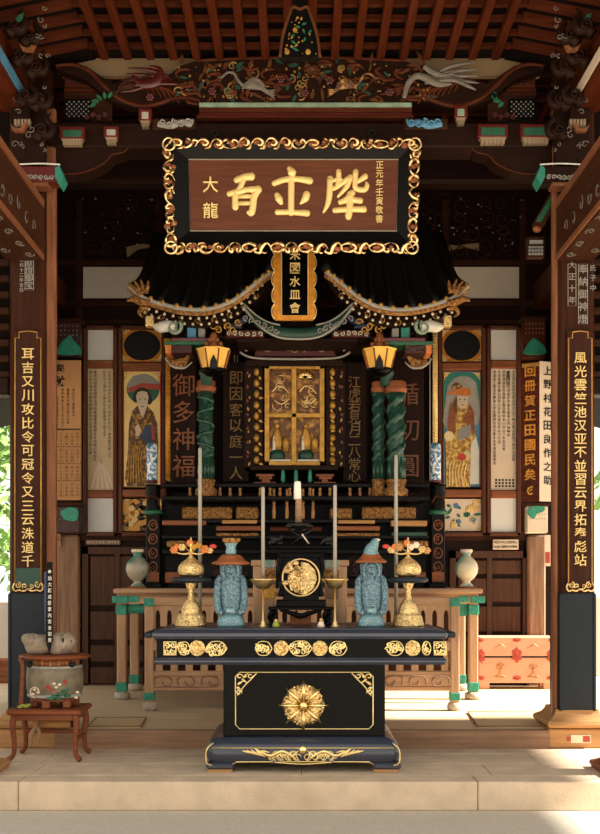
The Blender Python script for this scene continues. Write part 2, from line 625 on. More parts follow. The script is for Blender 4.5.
# ================================================================== columns
def column(s):
    D = 7.95
    r = struct('column', (s * 2.19, Y(8.1), 0))
    x = 2.205 if s > 0 else -2.172
    MB().box(x - .14, x + .14, Y(D), Y(D) + .30, .29, 5.55, .02).build('shaft', 'column wood', r)
    MB().box(x - s * .141, x - s * (.19 if s > 0 else .222), Y(D) + .02, Y(D) + .09, .145, 5.1, .015).build('side_post', 'strip wood', r)
    m = MB()
    m.box(x - .145, x + .145, Y(D) - .006, Y(D) + .306, .29, Z(592, D), .012)
    for q in (-.135, .135):
        m.box(x + q - .012, x + q + .012, Y(D) - .016, Y(D), .29, Z(594, D), .005)
    m.build('painted_sleeve', 'blue black paint', r)
    MB().box(x - .245, x + .245, Y(7.90), Y(7.90) + .46, -.001, .155, .012).build('plinth_block', 'plinth wood', r)
    prof = [(.0, .30), (.18, .30), (.19, .27), (.215, .24), (.265, .215), (.275, .19), (.255, .165), (.0, .155)]
    MB().lathe([(a * 1.33, z) for a, z in prof], (x, Y(8.12), 0), 4, rot=PI / 4, smooth=False).build('plinth_cap', 'plinth wood', r)
    if s > 0:
        q = MB().boxP(571, 591, 735, 743, 7.898, 7.905).build('paper_seal', 'pale board', r)
        MB().boxP(583, 590, 736, 742, 7.895, 7.899).boxP(567, 571, 737, 741, 7.895, 7.899).build('red_stamp', 'red paint', q)
        m = MB().glyphP('奉納御神燈', 583, 269, 319, 9, 7.948, .003)
        m.glyphP('大正十年', 572, 265, 300, 7, 7.948, .003).glyphP('氏子中', 593, 268, 288, 6, 7.948, .003)
        for a, b in ((578.5, 587.5), (568, 576)):
            m.tubeP([(a, 264), (b, 264), (b, 324 if a > 570 else 306), (a, 324 if a > 570 else 306)], 7.947, .35, 4, True, k=1)
        m.build('white_inscription', 'grey white carving', r)
    else:
        m = MB().glyphP('献燈御宝', 29, 263, 285, 7.5, 7.948, .003).glyphP('昭和十二年吉日', 21.5, 260, 290, 4, 7.948, .002)
        m.tubeP([(25, 257), (33.5, 257), (33.5, 290), (25, 290)], 7.947, .35, 4, True, k=1)
        m.build('white_inscription', 'grey white carving', r)
    return r


column(-1); column(1)
for s in (-1, 1):                       # posts of the porch, whose flared feet just reach into the view
    q = struct('porch_column', (s * 2.29, Y(6.95), 0))
    MB().box(s * 2.29 - .12, s * 2.29 + .12, Y(6.83), Y(7.07), .1, 3.86, .02).build('shaft', 'column wood', q)
    pm = 'plinth wood' if s < 0 else 'stool wood'
    MB().lathe([(.0, .115), (.19, .115), (.20, .09), (.235, .07), (.30, .05), (.31, .03), (.29, .0), (.0, .0)], (s * 2.29, Y(6.95), 0), 4, rot=PI / 4, smooth=False).build('plinth_cap', pm, q)


def side_beam(s):
    """the tie beam that runs from the porch to the column head"""
    r = struct('beam', (s * 2.18, 0, 3.86))
    MB().box(s * 2.03, s * 2.34, -2.4, Y(7.94), 3.86, 4.33, .02).build('beam_body', 'dark wood lengthwise', r)
    m = MB().box(s * 2.02, s * 2.035, -2.4, .90, 4.27, 4.33).box(s * 2.02, s * 2.035, -2.4, .90, 3.86, 3.90)
    m.build('edge_moulding', 'strip wood', r)
    m = MB()
    rr = random.Random(4)
    for i in range(9):
        yy = .75 - i * .26
        for k in range(2):
            c = Vector((s * (2.10 + .16 * k), yy - .1 * k, 3.856))
            pts = []
            for j in range(13):
                a = j / 12 * 7.5 + i
                q = .038 * (1 - j / 15)
                pts.append(c + Vector((q * math.cos(a) * 1.0, q * math.sin(a) * 1.5, 0)))
            m.tube(pts, .0055, 5)
    for i in range(14):
        c = Vector((s * 2.024, .6 - i * .2, 4.07 + rr.uniform(-.08, .06)))
        pts = [c + Vector((0, .05 * (1 - j / 12) * math.cos(j * .6 + i), .06 * (1 - j / 12) * math.sin(j * .6 + i))) for j in range(10)]
        m.tube(pts, .004, 5)
    m.build('carved_swirl', 'faint carving', r)
    # the painted purlin high above it
    q = struct('purlin', (s * 2.2, 0, 5.0))
    MB().box(s * 2.14, s * 2.36, -2.4, Y(7.9), 5.02, 5.3, .01).build('purlin_body', 'red brown wood', q)
    MB().box(s * 2.125, s * 2.139, -2.4, Y(7.88), 5.04, 5.12).build('painted_edge', 'blue paint' if s < 0 else 'pale board', q)


side_beam(-1); side_beam(1)

# ================================================================== roof, porch ceiling
r = struct('roof', (0, 0, 5.7))
MB().box(-6.5, SUN_EAVE, Y(ROOF_D), 1.25, 6.35, 6.6).box(-6.5, SUN_EAVE_H, 1.25, 6.2, 6.35, 6.6).build('roof_shade_slab', 'dark interior', r)  # slab is out of view; its right overhang is shaped to place the sunlight
MB().box(-6.5, SUN_EAVE, Y(8.22), Y(8.3), 5.5, 6.35).build('roof_gable_board', 'dark interior', r)
MB().box(-6.5, SUN_EAVE, Y(ROOF_D), Y(ROOF_D) + .06, 5.35, 6.4).build('fascia', 'dark wood across', r)
zc = 5.47
r = struct('ceiling', (0, 0, zc))
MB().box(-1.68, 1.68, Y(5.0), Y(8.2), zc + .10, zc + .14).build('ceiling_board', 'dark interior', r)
m = MB()
n = 18
for i in range(n):
    x = (i - (n - 1) / 2) * .182
    m.box(x - .031, x + .031, Y(5.0), Y(7.93), zc - .02, zc + .05, .006)
m.build('rafter_lattice', 'red brown wood', r)
m = MB()
k = 0
yy = Y(7.87)
while yy > Y(5.05):
    m.box(-1.66, 1.66, yy - .018, yy + .018, zc + .045, zc + .085)
    yy -= .195
m.build('cross_lattice', 'red brown across', r)
for s in (-1, 1):
    q = MB()
    q.add([(s * 1.66, Y(5), zc + .09), (s * 3.2, Y(5), zc - .22), (s * 3.2, Y(8.2), zc - .22), (s * 1.66, Y(8.2), zc + .09),
           (s * 1.66, Y(5), zc + .13), (s * 3.2, Y(5), zc - .18), (s * 3.2, Y(8.2), zc - .18), (s * 1.66, Y(8.2), zc + .13)],
          [[0, 1, 2, 3], [4, 7, 6, 5], [0, 4, 5, 1], [1, 5, 6, 2], [2, 6, 7, 3], [3, 7, 4, 0]])
    q.build('side_ceiling_board', 'dark interior', r)
    q = MB()
    yy = Y(7.83)
    while yy > Y(5.05):
        def V(x, dy, dz): return (s * x, yy + dy, zc + .09 - (x - 1.66) * .2 + dz)
        vs = [V(x, dy, dz) for x in (1.66, 3.1) for dy, dz in ((-.03, 0), (.03, 0), (.03, -.05), (-.03, -.05))]
        q.add(vs, [[0, 1, 2, 3], [7, 6, 5, 4], [0, 4, 5, 1], [1, 5, 6, 2], [2, 6, 7, 3], [3, 7, 4, 0]])
        yy -= .185
    q.build('side_lattice', 'red brown across', r)
# the low unseen right and left eaves of the hall, behind the columns
def eave(s, x1, zlo):
    q = MB()
    a, b = s * 2.6, s * x1
    q.add([(a, .2, 3.55), (b, .2, zlo), (b, 5.6, zlo), (a, 5.6, 3.55), (a, .2, 3.63), (b, .2, zlo + .08), (b, 5.6, zlo + .08), (a, 5.6, 3.63)],
          [[0, 1, 2, 3], [4, 7, 6, 5], [0, 4, 5, 1], [1, 5, 6, 2], [2, 6, 7, 3], [3, 7, 4, 0]])
    q.build('eave', 'dark interior', kind='structure')


eave(1, SUN_EAVE_R, 3.1); eave(-1, 4.6, 3.0)  # the right eave's width is chosen for where sun falls on the floor

# ================================================================== the hall's walls
DW = 11.2
r = struct('wall_back', (0, Y(DW), 0))
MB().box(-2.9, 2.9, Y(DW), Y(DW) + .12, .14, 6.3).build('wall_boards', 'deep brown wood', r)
for s in (-1, 1):
    a, b = (83, 156) if s < 0 else (449, 519)
    MB().boxP(a, b, 267, 298, DW - .02, DW + .01).build('plaster_panel', 'plaster', r)
m = MB()
for py, h in ((262, 5), (303, 6), (322, 5), (536, 9)):
    m.boxP(50, 550, py - h / 2, py + h / 2, DW - .05, DW)
for px in (79, 159, 446, 523):
    m.boxP(px - 3, px + 3, 200, 320, DW - .04, DW)
m.build('wall_rails', 'dark wood across', r)
m = MB()
rr = random.Random(8)
for s in (-1, 1):
    for i in range(26):
        px = CX + s * rr.uniform(115, 225); py = rr.uniform(196, 256)
        m.spiral(px, py, rr.uniform(4, 10), DW - .04, rr.uniform(.8, 1.5), rr.uniform(0, 6), rr.choice((-1, 1)), .9)
m.build('dark_carving', 'dark wood across', r)
m = MB()
for i in range(46):
    s = rr.choice((-1, 1))
    m.ballP(CX + s * rr.uniform(118, 222), rr.uniform(198, 250), rr.uniform(.5, 1.2), DW - .05, n=5, m=3)
m.build('pale_flecks', 'grey white carving', r)
m = MB().prismP([(439, 243), (458, 246), (466, 244), (479, 243), (479, 250), (466, 247), (450, 250), (440, 252)], DW - .03, .02)
m.prismP([(126, 247), (140, 244), (158, 243), (158, 246), (138, 249), (127, 257)], DW - .03, .02)
m.build('pale_cloud_carving', 'cream plaster', r)

# dark plank doors low in the back wall
def wall_door(a, b, top, bot, D, lab_rows, sfx):
    r = struct('door_' + sfx, (X((a + b) / 2, D), Y(D), .14))
    m = MB()
    m.boxP(a, a + 6, top, bot, D - .05, D).boxP(b - 6, b, top, bot, D - .05, D).boxP(a, b, top, top + 7, D - .05, D).boxP(a, b, bot - 6, bot, D - .05, D)
    m.build('door_frame', 'panel door wood', r)
    m = MB()
    n = len(lab_rows)
    for u, v in lab_rows:
        m.boxP(a + 8, (a + b) / 2 - 2, u, v, D - .03, D, .01).boxP((a + b) / 2 + 2, b - 8, u, v, D - .03, D, .01)
    m.build('door_panels', 'panel door wood', r)
    MB().boxP((a + b) / 2 - 2.5, (a + b) / 2 + 2.5, top + 5, bot - 5, D - .045, D).build('door_stile', 'panel door wood', r)


wall_door(82, 152, 547, 690, DW - .01, ((556, 606), (611, 640), (645, 662), (667, 684)), '1')
wall_door(450, 529, 551, 690, DW - .01, ((560, 574), (578, 602), (606, 632), (637, 680)), '2')
for i, (a, b) in enumerate(((55, 79), (528, 546))):
    MB().boxP(a, b, 535, 690, DW - .12, DW - .01, .02).build('wall_post', 'weathered wood', kind='structure')

# walls at the sides
r = struct('wall_left', (-2.9, 2.8, 0))
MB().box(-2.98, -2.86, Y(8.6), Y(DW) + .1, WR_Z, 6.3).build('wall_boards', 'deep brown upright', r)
m = MB()
for i in range(8):
    m.box(-2.855, -2.83, Y(8.6) + .3 * i, Y(8.6) + .3 * i + .06, WR_Z, 5.0)
m.build('wall_battens', 'dark wood upright', r)
r = struct('wall_right', (2.85, 2.8, 0))
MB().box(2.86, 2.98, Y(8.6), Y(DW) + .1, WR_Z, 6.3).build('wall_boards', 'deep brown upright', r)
MB().box(2.8, 2.86, Y(8.6), Y(DW) + .1, WR_Z, WR_Z + .2, .01).build('wall_rail', 'red brown wood', r)


def flank(s):
    """slatted wing of the front beyond the column, open below"""
    r = struct('wall_flank', (s * 3.2, Y(8.15), 2.9))
    x0, x1 = s * 2.36, s * 4.4
    zb = Z(393, 8.15)
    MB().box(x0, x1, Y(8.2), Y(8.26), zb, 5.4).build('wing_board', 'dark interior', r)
    m = MB()
    for i in range(12):
        z = zb + .12 + i * .13
        m.box(x0, x1, Y(8.13), Y(8.2), z, z + .06, .01)
    m.build('wing_slat', 'dark wood across', r)
    MB().box(x0, x1, Y(8.1), Y(8.28), zb - .02, zb + .12, .01).build('wing_lintel', 'deep brown wood', r)


flank(-1); flank(1)
# ceiling of the hall
r = struct('ceiling', (0, 3, 6.1))
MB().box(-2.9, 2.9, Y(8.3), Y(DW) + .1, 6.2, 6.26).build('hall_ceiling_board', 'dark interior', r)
m = MB()
for i in range(11):
    x = -2.5 + i * .5
    m.box(x - .03, x + .03, Y(8.3), Y(DW), 6.1, 6.2)
for i in range(9):
    m.box(-2.85, 2.85, Y(8.5) + i * .3, Y(8.5) + i * .3 + .04, 6.12, 6.2)
m.build('hall_ceiling_lattice', 'red brown across', r)
for s in (-1, 1):
    MB().box(s * 2.60, s * 2.84, Y(8.3), Y(DW) - .06, 4.32, 4.62, .02).build('tie_beam', 'red brown wood', kind='structure')
MB().box(-2.85, 2.85, Y(9.3), Y(9.5), 5.02, 5.28, .03).build('tie_beam', 'deep brown wood', kind='structure')

# beyond the hall
def tree(x, y, h, rad, seed, label, n=1500):
    r = thing('garden_tree', label, 'tree', (x, y, -.192))
    MB().tube([(x, y, -.2), (x + .1, y, h * .3), (x, y + .1, h * .62)], [.16, .12, .05], 8).build('trunk', 'bark', r)
    q = random.Random(seed)
    m = MB()
    cl = [(Vector((x + q.uniform(-.6, .6) * rad, y + q.uniform(-.6, .6) * rad, h * q.uniform(.22, .95))), rad * q.uniform(.35, .6)) for i in range(12)]
    for i in range(n):
        c, rr_ = q.choice(cl)
        d = Vector((q.gauss(0, 1), q.gauss(0, 1), q.gauss(0, 1))).normalized() * rr_ * q.uniform(.7, 1)
        p = c + d
        a = Vector((q.gauss(0, 1), q.gauss(0, 1), q.gauss(0, 1))).normalized() * .11
        b = a.cross(Vector((q.gauss(0, 1), q.gauss(0, 1), q.gauss(0, 1)))).normalized() * .07
        m.add([p - a, p + b, p + a, p - b], [[0, 1, 2, 3]])
    m.build('foliage', 'foliage', r)


tree(-5.6, 9.2, 5.6, 2.1, 1, 'light green leafy tree seen past the outer edge of the left column', 4200)
tree(-9.6, 14.5, 6.5, 2.6, 5, 'farther light green tree standing behind the one by the left column', 3000)
tree(6.6, 10.5, 5.2, 2.0, 2, 'light green leafy tree seen past the outer edge of the right column')
r = struct('garden_wall', (-6, 6.4, -.192))
MB().box(-12, -3.2, 6.4, 6.55, .24, 1.02, .02).build('wall_face', 'plaster', r)
MB().box(-12, -3.2, 6.37, 6.58, -.192, .24, .02).build('wall_foot', 'copper wood', r)
MB().box(3.7, 12, 8.4, 8.55, -.192, 1.05, .02).build('garden_wall', 'plaster', kind='structure')
# ================================================================== great beam over the entrance
D = 7.96
r = struct('beam', (0, Y(D), Z(146, D)))
MB().boxP(46, 553, 122, 147, D, D + .26, .015).build('beam_body', 'deep brown wood', r)
for s in (-1, 1):
    f = lambda q: CX + s * (CX - q)
    pts = [(40, 147), (128, 147), (124, 152), (112, 155), (104, 163), (88, 171), (70, 174), (55, 172), (40, 172)]
    MB().prismP([(f(a), b) for a, b in pts], D + .03, .18).build('beam_corbel', 'deep brown wood', r)
    MB().tubeP([(f(a), b) for a, b in pts[1:8]], D + .025, .8, 5).build('corbel_moulding', 'red brown across', r)
MB().boxP(62, 540, 54.5, 76, D + .17, D + .22).build('plaster_band', 'cream plaster', r)

# ---------------- carved transom with cranes
t = thing('carved_transom', 'carved dark wooden transom with cranes and flowers under the slatted porch ceiling', 'carving', (0, Y(D), Z(122, D)))
half = [(300, 59), (235, 59), (195, 61), (180, 66), (172, 73), (160, 79), (150, 80), (140, 82), (128, 79), (112, 84), (98, 74), (86, 66), (70, 62), (60, 64), (56, 70), (70, 74), (86, 80),
        (98, 90), (112, 101), (128, 107), (145, 109), (158, 107), (172, 102), (186, 101), (200, 104), (300, 104)]
poly = half + [(600 - a, b) for a, b in reversed(half[1:-1])]
MB().prismP(poly, D + .02, .09).build('transom_panel', 'deep brown wood', t)
m = MB()
for s in (-1, 1):
    f = lambda q: CX + s * (CX - q)
    m.tubeP([(f(56), 66), (f(74), 65), (f(90), 72), (f(104), 86), (f(120), 99), (f(140), 106), (f(158), 104), (f(172), 99), (f(186), 98), (f(200), 101)], D + .03, [2.2, 2.5, 2], 6)
m.tubeP([(196, 61), (250, 58.5), (300, 58), (350, 58.5), (404, 61)], D + .03, 2.2, 6)
m.build('transom_moulding', 'red brown across', t)
MB().boxP(199, 412, 102.2, 106.4, D + .0, D + .08, .004).build('green_strip', 'pale green', t)
MB().boxP(199, 412, 106.8, 112, D + .02, D + .08).boxP(196, 414, 115, 117.5, D + .01, D + .08, .003).build('red_strip', 'red brown across', t)
MB().boxP(199, 412, 112, 115, D + .04, D + .09).build('red_lacquer_strip', 'red lacquer', t)


def crane(px, py, s, sz, mt, name):
    """flying bird carved in relief: body, neck, spread wing of long feathers, tail"""
    m = MB()
    f = lambda u, v: (px + s * u * sz, py + v * sz)
    m.tubeP([f(-12, 3), f(-4, 1), f(4, 2), f(12, 6)], D - .0, [2 * sz, 5 * sz, 4.5 * sz, 1.5 * sz], 8, flat=.5)
    m.tubeP([f(-10, 2), f(-16, -4), f(-20, -11), f(-27, -12), f(-33, -7), f(-37, -8)], D - .01, [2.2 * sz, 1.6 * sz, 1.3 * sz, 1.4 * sz, 1.2 * sz, .4 * sz], 6, flat=.6)
    for i in range(8):
        a = math.radians(20 + i * 20)
        L = 17 - abs(i - 4) * 1.4
        m.tubeP([f(2, 0), f(2 + L * .5 * math.cos(a), -L * .45 * math.sin(a) + 1), f(2 + L * math.cos(a) * 1.1, 9 - L * .8 * math.sin(a))], D - .005 - .002 * i, [1.2 * sz, 1.5 * sz, .7 * sz], 5, flat=.5)
    for i in range(4):
        m.tubeP([f(8, 5), f(16, 7 + i), f(23, 6 + 3 * i)], D, [1.4 * sz, 1.5 * sz, .6 * sz], 5, flat=.5)
    return m.build(name, mt, t)


crane(253, 84, 1, .95, 'faint carving', 'carved_crane')
crane(128, 86, -1, .8, 'dark wood across', 'carved_crane')
crane(347, 84, -1, .85, 'robe brown', 'carved_crane')
m = MB()
for i in range(5):                                # big bird with broad wings at the far end of the panel
    m.tubeP([(425, 83), (440 + 3 * i, 72 + 2 * i), (452 + 4 * i, 66 + 5 * i), (476 + 4 * i - i * i, 62 + 7 * i)], D - .005 * i, [1.6, 2.4, 2.2, .6], 6, flat=.5)
m.tubeP([(404, 98), (408, 84), (416, 76), (426, 78), (438, 84), (452, 84)], D - .02, [2, 3, 3.2, 4, 3.5, 1], 8, flat=.5)
m.tubeP([(424, 66), (432, 72), (446, 76), (458, 70)], D - .01, [2.6, 3.4, 3, 1], 7, flat=.5)
m.build('carved_phoenix', 'faint carving', t)
m = MB()
for i in range(5):
    m.tubeP([(178, 84), (165 - 3 * i, 76 + 2 * i), (150 - 4 * i, 70 + 5 * i), (128 - 2 * i, 68 + 6 * i)], D - .004 * i, [1.5, 2.2, 2, .6], 6, flat=.5)
m.tubeP([(132, 76), (142, 84), (156, 82), (160, 70), (150, 66)], D - .01, [1.5, 5, 6, 3, 1], 8, flat=.5)
m.build('carved_peony', 'maroon', t)
m = MB(); g = MB(); rd = MB(); rr = random.Random(21)
for i in range(60):
    px = rr.uniform(172, 428); py = rr.uniform(64, 99)
    m.ballP(px, py, rr.uniform(.7, 1.6), D - .0, n=5, m=3)
for i in range(26):
    a = rr.uniform(170, 430)
    m.spiral(a, rr.uniform(66, 97), rr.uniform(3, 6), D + .02, 1.1, rr.uniform(0, 6), rr.choice((-1, 1)), 1.0)
m.build('pale_blossom_carving', 'script gold', t)
for i in range(40):
    g.leaf(rr.uniform(172, 428), rr.uniform(63, 99), rr.uniform(6, 12), rr.uniform(2.5, 4.5), rr.uniform(0, 6.3), D + .015)
g.build('leaf_carving', 'dark green', t)
for cx_, cy_ in ((281, 79), (330, 80), (305, 93), (212, 91), (390, 92), (150, 97)):
    rd.flower(cx_, cy_, 4.5, D + .0)
bw = MB(); bd2 = MB()
for i in range(70):
    bw.leaf(rr.uniform(170, 430), rr.uniform(63, 100), rr.uniform(8, 17), rr.uniform(3, 5), rr.uniform(0, 6.3), D + .012)
for i in range(34):
    px = rr.uniform(172, 428); py = rr.uniform(66, 97); a_ = rr.uniform(0, 6.28)
    bd2.tubeP([(px, py), (px + 9 * math.cos(a_), py - 5 * math.sin(a_)), (px + 16 * math.cos(a_ + .5), py - 8 * math.sin(a_ + .5)), (px + 17 * math.cos(a_ + .9), py - 9 * math.sin(a_ + .9) + 2)], D + .008, [.8, 2, 1.6, .4], 6, flat=.6)
for i in range(14):
    u_ = -1 if i % 2 else 1
    bd2.tubeP([(300 + u_ * (118 + i * 3), 104 - i), (300 + u_ * (126 + i * 3), 92 - i), (300 + u_ * (140 + i * 3), 88 - i * .6)], D + .012, [.8, 1.8, .5], 6, flat=.6)
bw.build('brown_leaf_carving', 'dim wood', t)
bd2.build('brown_scroll_carving', 'red brown across', t)
rd.build('red_flower_carving', 'maroon', t)

# ---------------- the boxes, teeth and little heads beside the beam
def bracket_block(px, py, w, h, face, lab, teeth=True):
    q = thing('bracket_block', lab, 'bracket', P(px, py + h / 2 + 6, D))
    a, b = px - w / 2, px + w / 2
    MB().boxP(a - 3, b + 3, py - h / 2 - 3, py + h / 2 + 2, D - .06, D - .001, .004).build('block_body', 'red lacquer', q)
    MB().boxP(a, b, py - h / 2, py + h / 2, D - .068, D - .058, .003).build('block_face', face, q)
    if teeth:
        m = MB()
        n = 6
        y0 = py + h / 2 + 2.4
        for i in range(n):
            u = a + (b - a) * i / n
            m.boxP(u + .3, u + (b - a) / n - .2, y0, y0 + 6, D - .05, D - .002)
        m.boxP(a - 1, b + 1, y0 - .4, y0 + 1.5, D - .056, D - .002)
        m.build('pale_teeth', 'dim teeth', q)
    return q


bracket_block(72, 133, 19, 7, 'bracket green', 'green faced bracket block with pale teeth, outermost on the beam beside the left column')
bracket_block(111, 132, 9, 6, 'grey white carving', 'white faced bracket block on the beam, just left of the big signboard')
bracket_block(493, 131, 24, 8, 'bracket green', 'wide green faced bracket block on the beam, next right of the big signboard')
bracket_block(536, 131, 25, 8, 'bracket green', 'wide green faced bracket block with pale teeth, against the right column')
bracket_block(461, 112, 7, 7, 'pale green', 'small bracket block with a pale round face above the right end of the sign')
bracket_block(145, 115, 7, 7, 'grey white carving', 'small bracket block with a grey round face above the left end of the sign')


def beam_nose(s, lab, mt):
    q = thing('carved_nose', lab, 'carving', P(CX + s * 118, 130, D))
    m = MB()
    f = lambda u: CX + s * u
    m.tubeP([(f(142), 124), (f(128), 126), (f(118), 122), (f(110), 125), (f(107), 119)], D - .05, [3, 3.2, 3, 2.4, 1], 7, flat=.7)
    for i in range(5):
        m.spiral(f(112 + 6.5 * i), 122 + (i % 2) * 2, 3.6, D - .07, 1.4, i, -s, 1)
    m.build('scroll_carving', mt, q)
    MB().boxP(f(148), f(104), 118, 129, D - .03, D - .002, .01).build('nose_body', 'dark wood across', q)


beam_nose(-1, 'pale scroll carving on the beam above the left corner of the signboard', 'grey white carving')
beam_nose(1, 'bluish scroll carving on the beam above the right corner of the signboard', 'blue paint')


def corner_box(s, lab):
    q = thing('carved_frieze', lab, 'carving', P(CX + s * 215, 122, D))
    f = lambda u: CX + s * u
    MB().boxP(f(236), f(188), 80, 121, D + .165, D + .2).build('frieze_board', 'dark wood across', q)
    MB().boxP(f(236), f(205), 71, 87, D + .135, D + .165, .01).boxP(f(236), f(190), 88.5, 91, D + .13, D + .165).build('red_frieze_box', 'red brown across', q)
    m = MB(); rr = random.Random(5)
    for i in range(5):
        m.spiral(f(208 + 5 * i), 79 + rr.uniform(-2, 2), 4, D + .128, 1.2, i, s, 1)
    m.build('frieze_scroll', 'dotted red brown', q)
    m = MB()
    for i in range(10):
        for j in range(7):
            if (i + j) % 2 == 0:
                m.boxP(f(211 + i * 2.4), f(212.2 + i * 2.4), 101 + j * 2.4, 102.2 + j * 2.4, D + .112, D + .118)
    m.build('lattice_dots', 'grey white carving', q)
    MB().boxP(f(236), f(209), 99, 119, D + .118, D + .165).build('lattice_board', 'black frame paint', q)
    m = MB()
    for i in range(5):
        m.leaf(f(192 + i * 3), 98 + i, 8, 4, 1 + i * .7, D - .03)
    m.build('green_leaf_carving', 'green paint', q)
    m = MB()
    for i in range(4):
        m.flower(f(195 + 6 * i), 115 + (i % 2) * 2, 3, D + .1, 5)
    m.build('flower_carving', 'maroon', q)


corner_box(-1, 'carved lattice frieze with green leaves between the left column and the sign')
corner_box(1, 'carved lattice frieze with green leaves between the right column and the sign')

# ---------------- painted bracket arms at the column heads
def bracket_arm(s, lab):
    Dq = 7.80
    q = thing('painted_bracket', lab, 'bracket', P(CX + s * 255, 188, Dq))
    f = lambda u: CX + s * u
    MB().boxP(f(290), f(241), 166, 182, Dq, Dq + .13, .006).build('arm_block', 'red lacquer' if s < 0 else 'deep brown wood', q)
    MB().prismP([(f(241), 165), (f(236.5), 177), (f(241), 185), (f(245), 177), (f(245), 168)], Dq - .012, .15).build('painted_end', 'teal paint', q)
    MB().tubeP([(f(292), 165), (f(262), 163.5), (f(240), 164.5)], Dq - .01, .9, 5, k=4).build('white_edge', 'white paint', q)
    m = MB().glyphP('雷', f(282), 177, 177, 6, Dq - .006)
    for i in range(8):
        m.spiral(f(284 - 5 * i), 177, 2.6, Dq - .004, 1.3, i, s, .7)
    m.build('pale_pattern', 'grey white carving', q)
    MB().boxP(f(285), f(252), 182, 186, Dq + .0, Dq + .12, .004).build('lower_moulding', 'strip wood', q)


bracket_arm(-1, 'red painted bracket arm with a teal end on top of the left column')
bracket_arm(1, 'dark bracket arm with a white edge and teal end on top of the right column')
q = thing('green_strut', 'sloping green painted strut beside the head of the right column', 'strut', P(540, 225, 8.25))
MB().prismP([(554, 187), (561, 195), (545, 224), (534, 222)], 8.22, .1).build('strut_body', 'dark wood lengthwise', q)
MB().prismP([(554, 191), (556.5, 197), (541, 222), (536, 221)], 8.21, .01).build('painted_panel', 'green paint', q)
q = thing('carved_rosette_block', 'small pale carved knob under the green strut by the right column', 'carving', P(537, 256, 8.3))
MB().ballP(537, 229, (4.5, 3.5), 8.3, depth=.03).build('rosette', 'copper wood', q)
m = MB()
for i in range(5):
    for j in range(3):
        m.boxP(529 + i * 3, 531.2 + i * 3, 246 + j * 3.2, 248 + j * 3.2, 8.28, 8.3)
m.boxP(530, 543, 240, 243, 8.27, 8.3).build('pale_teeth', 'grey paint', q)
MB().boxP(527, 545, 236, 257, 8.345, 8.42, .01).build('knob_block', 'dark wood upright', q)

DV = lambda v: 7.0 + .8 * min(1, max(0, v) / 110)


# dragon like carvings stacked above each column
def nose_stack(s, lab):
    q = thing('dragon_carving', lab, 'carving', P(CX + s * 262, 160, 7.9))
    f = lambda u: CX + s * u
    m = MB()
    m.boxP(f(290), f(255), 70, 163, 7.87, 7.94, .01)
    m.build('carving_core', 'deep brown upright', q)
    m = MB(); rr = random.Random(31)
    for j, (u, v) in enumerate(((268, 30), (262, 62), (258, 95), (256, 125), (276, 50), (272, 90), (283, 20))):
        m.tubeP([(f(u + 10), v + 14), (f(u + 4), v + 8), (f(u - 4), v + 10), (f(u - 8), v + 2), (f(u - 3), v - 6), (f(u - 7), v - 12)], DV(v) - .01 * j, [6, 6.5, 5, 3.6, 2.6, .6], 8)
        m.spiral(f(u + 3), v + 4, 6, DV(v) - .07 - .01 * j, 1.5, j, s, 1.6)
    m.build('dragon_body', 'deep brown upright', q)
    m = MB()
    for i in range(26):
        v = rr.uniform(6, 150)
        m.spiral(f(rr.uniform(252, 286)), v, rr.uniform(2, 4), DV(v) - .09, 1, i, rr.choice((-1, 1)), .55)
    m.build('pale_curl', 'faint carving', q)
    m = MB().leaf(f(284), 22, 12, 6, .9, DV(22) - .1).build('green_leaf', 'green paint', q)
    m = MB()
    for (u, v) in ((273, 47), (282, 128)):
        m.prismP([(f(u + 8), v - 4), (f(u + 5), v + 3), (f(u - 5), v + 3), (f(u - 9), v - 5), (f(u - 6), v - 6), (f(u - 3), v), (f(u + 3), v)], DV(v) - .12, .04)
    m.build('pale_jaw', 'strip wood', q)
    MB().boxP(f(290), f(270), 100, 118, 7.80, 7.9, .006).build('bracket_cap', 'deep brown wood', q)
    m = MB()
    for i in range(5):
        m.boxP(f(286 - i * 3.4), f(283.5 - i * 3.4), 119, 125, 7.8, 7.84)
    m.build('pale_teeth', 'dim teeth', q)


nose_stack(-1, 'dark writhing dragon bracket carving above the left column')
nose_stack(1, 'dark writhing dragon bracket carving above the right column')

# bell shaped strut at the middle of the ceiling
Dq = 7.0
q = thing('carved_pendant', 'bell shaped carved pendant with tiny flowers hanging at the middle of the porch ceiling', 'carving', P(300, 57, Dq))
bell = [(280, 57), (283, 35), (289, 16), (293, 8), (294, -7), (306, -7), (307, 8), (311, 16), (317, 35), (320, 57)]
MB().prismP(bell, Dq, .06).build('pendant_board', 'black frame paint', q)
MB().tubeP([(280, 57), (283, 35), (289, 16), (293, 7), (300, 9), (307, 7), (311, 16), (317, 35), (320, 57)], Dq - .01, 1.6, 6).build('pendant_rim', 'dim wood', q)
m = MB(); g = MB(); rr = random.Random(9)
for i in range(34):
    v = rr.uniform(14, 54); hw = 5 + (v - 8) * .24
    m.ballP(300 + rr.uniform(-hw, hw), v, rr.uniform(.6, 1.4), Dq - .012, n=5, m=3)
m.flower(287, 52, 2.6, Dq - .01).flower(308, 52, 2.8, Dq - .01).flower(295, 30, 2.4, Dq - .01)
m.build('pale_flower', 'old gold', q)
for i in range(10):
    g.leaf(300 + rr.uniform(-9, 9), rr.uniform(24, 50), 5, 2.4, rr.uniform(0, 6), Dq - .008)
g.build('leaf_carving', 'green paint', q)

# ================================================================== the great signboard
DS = 7.86
S = DS / F
sg = thing('signboard', 'large signboard of three big golden characters in a looped gold frame', 'sign', P(293, 252, DS))
o0 = ORG[sg.name]
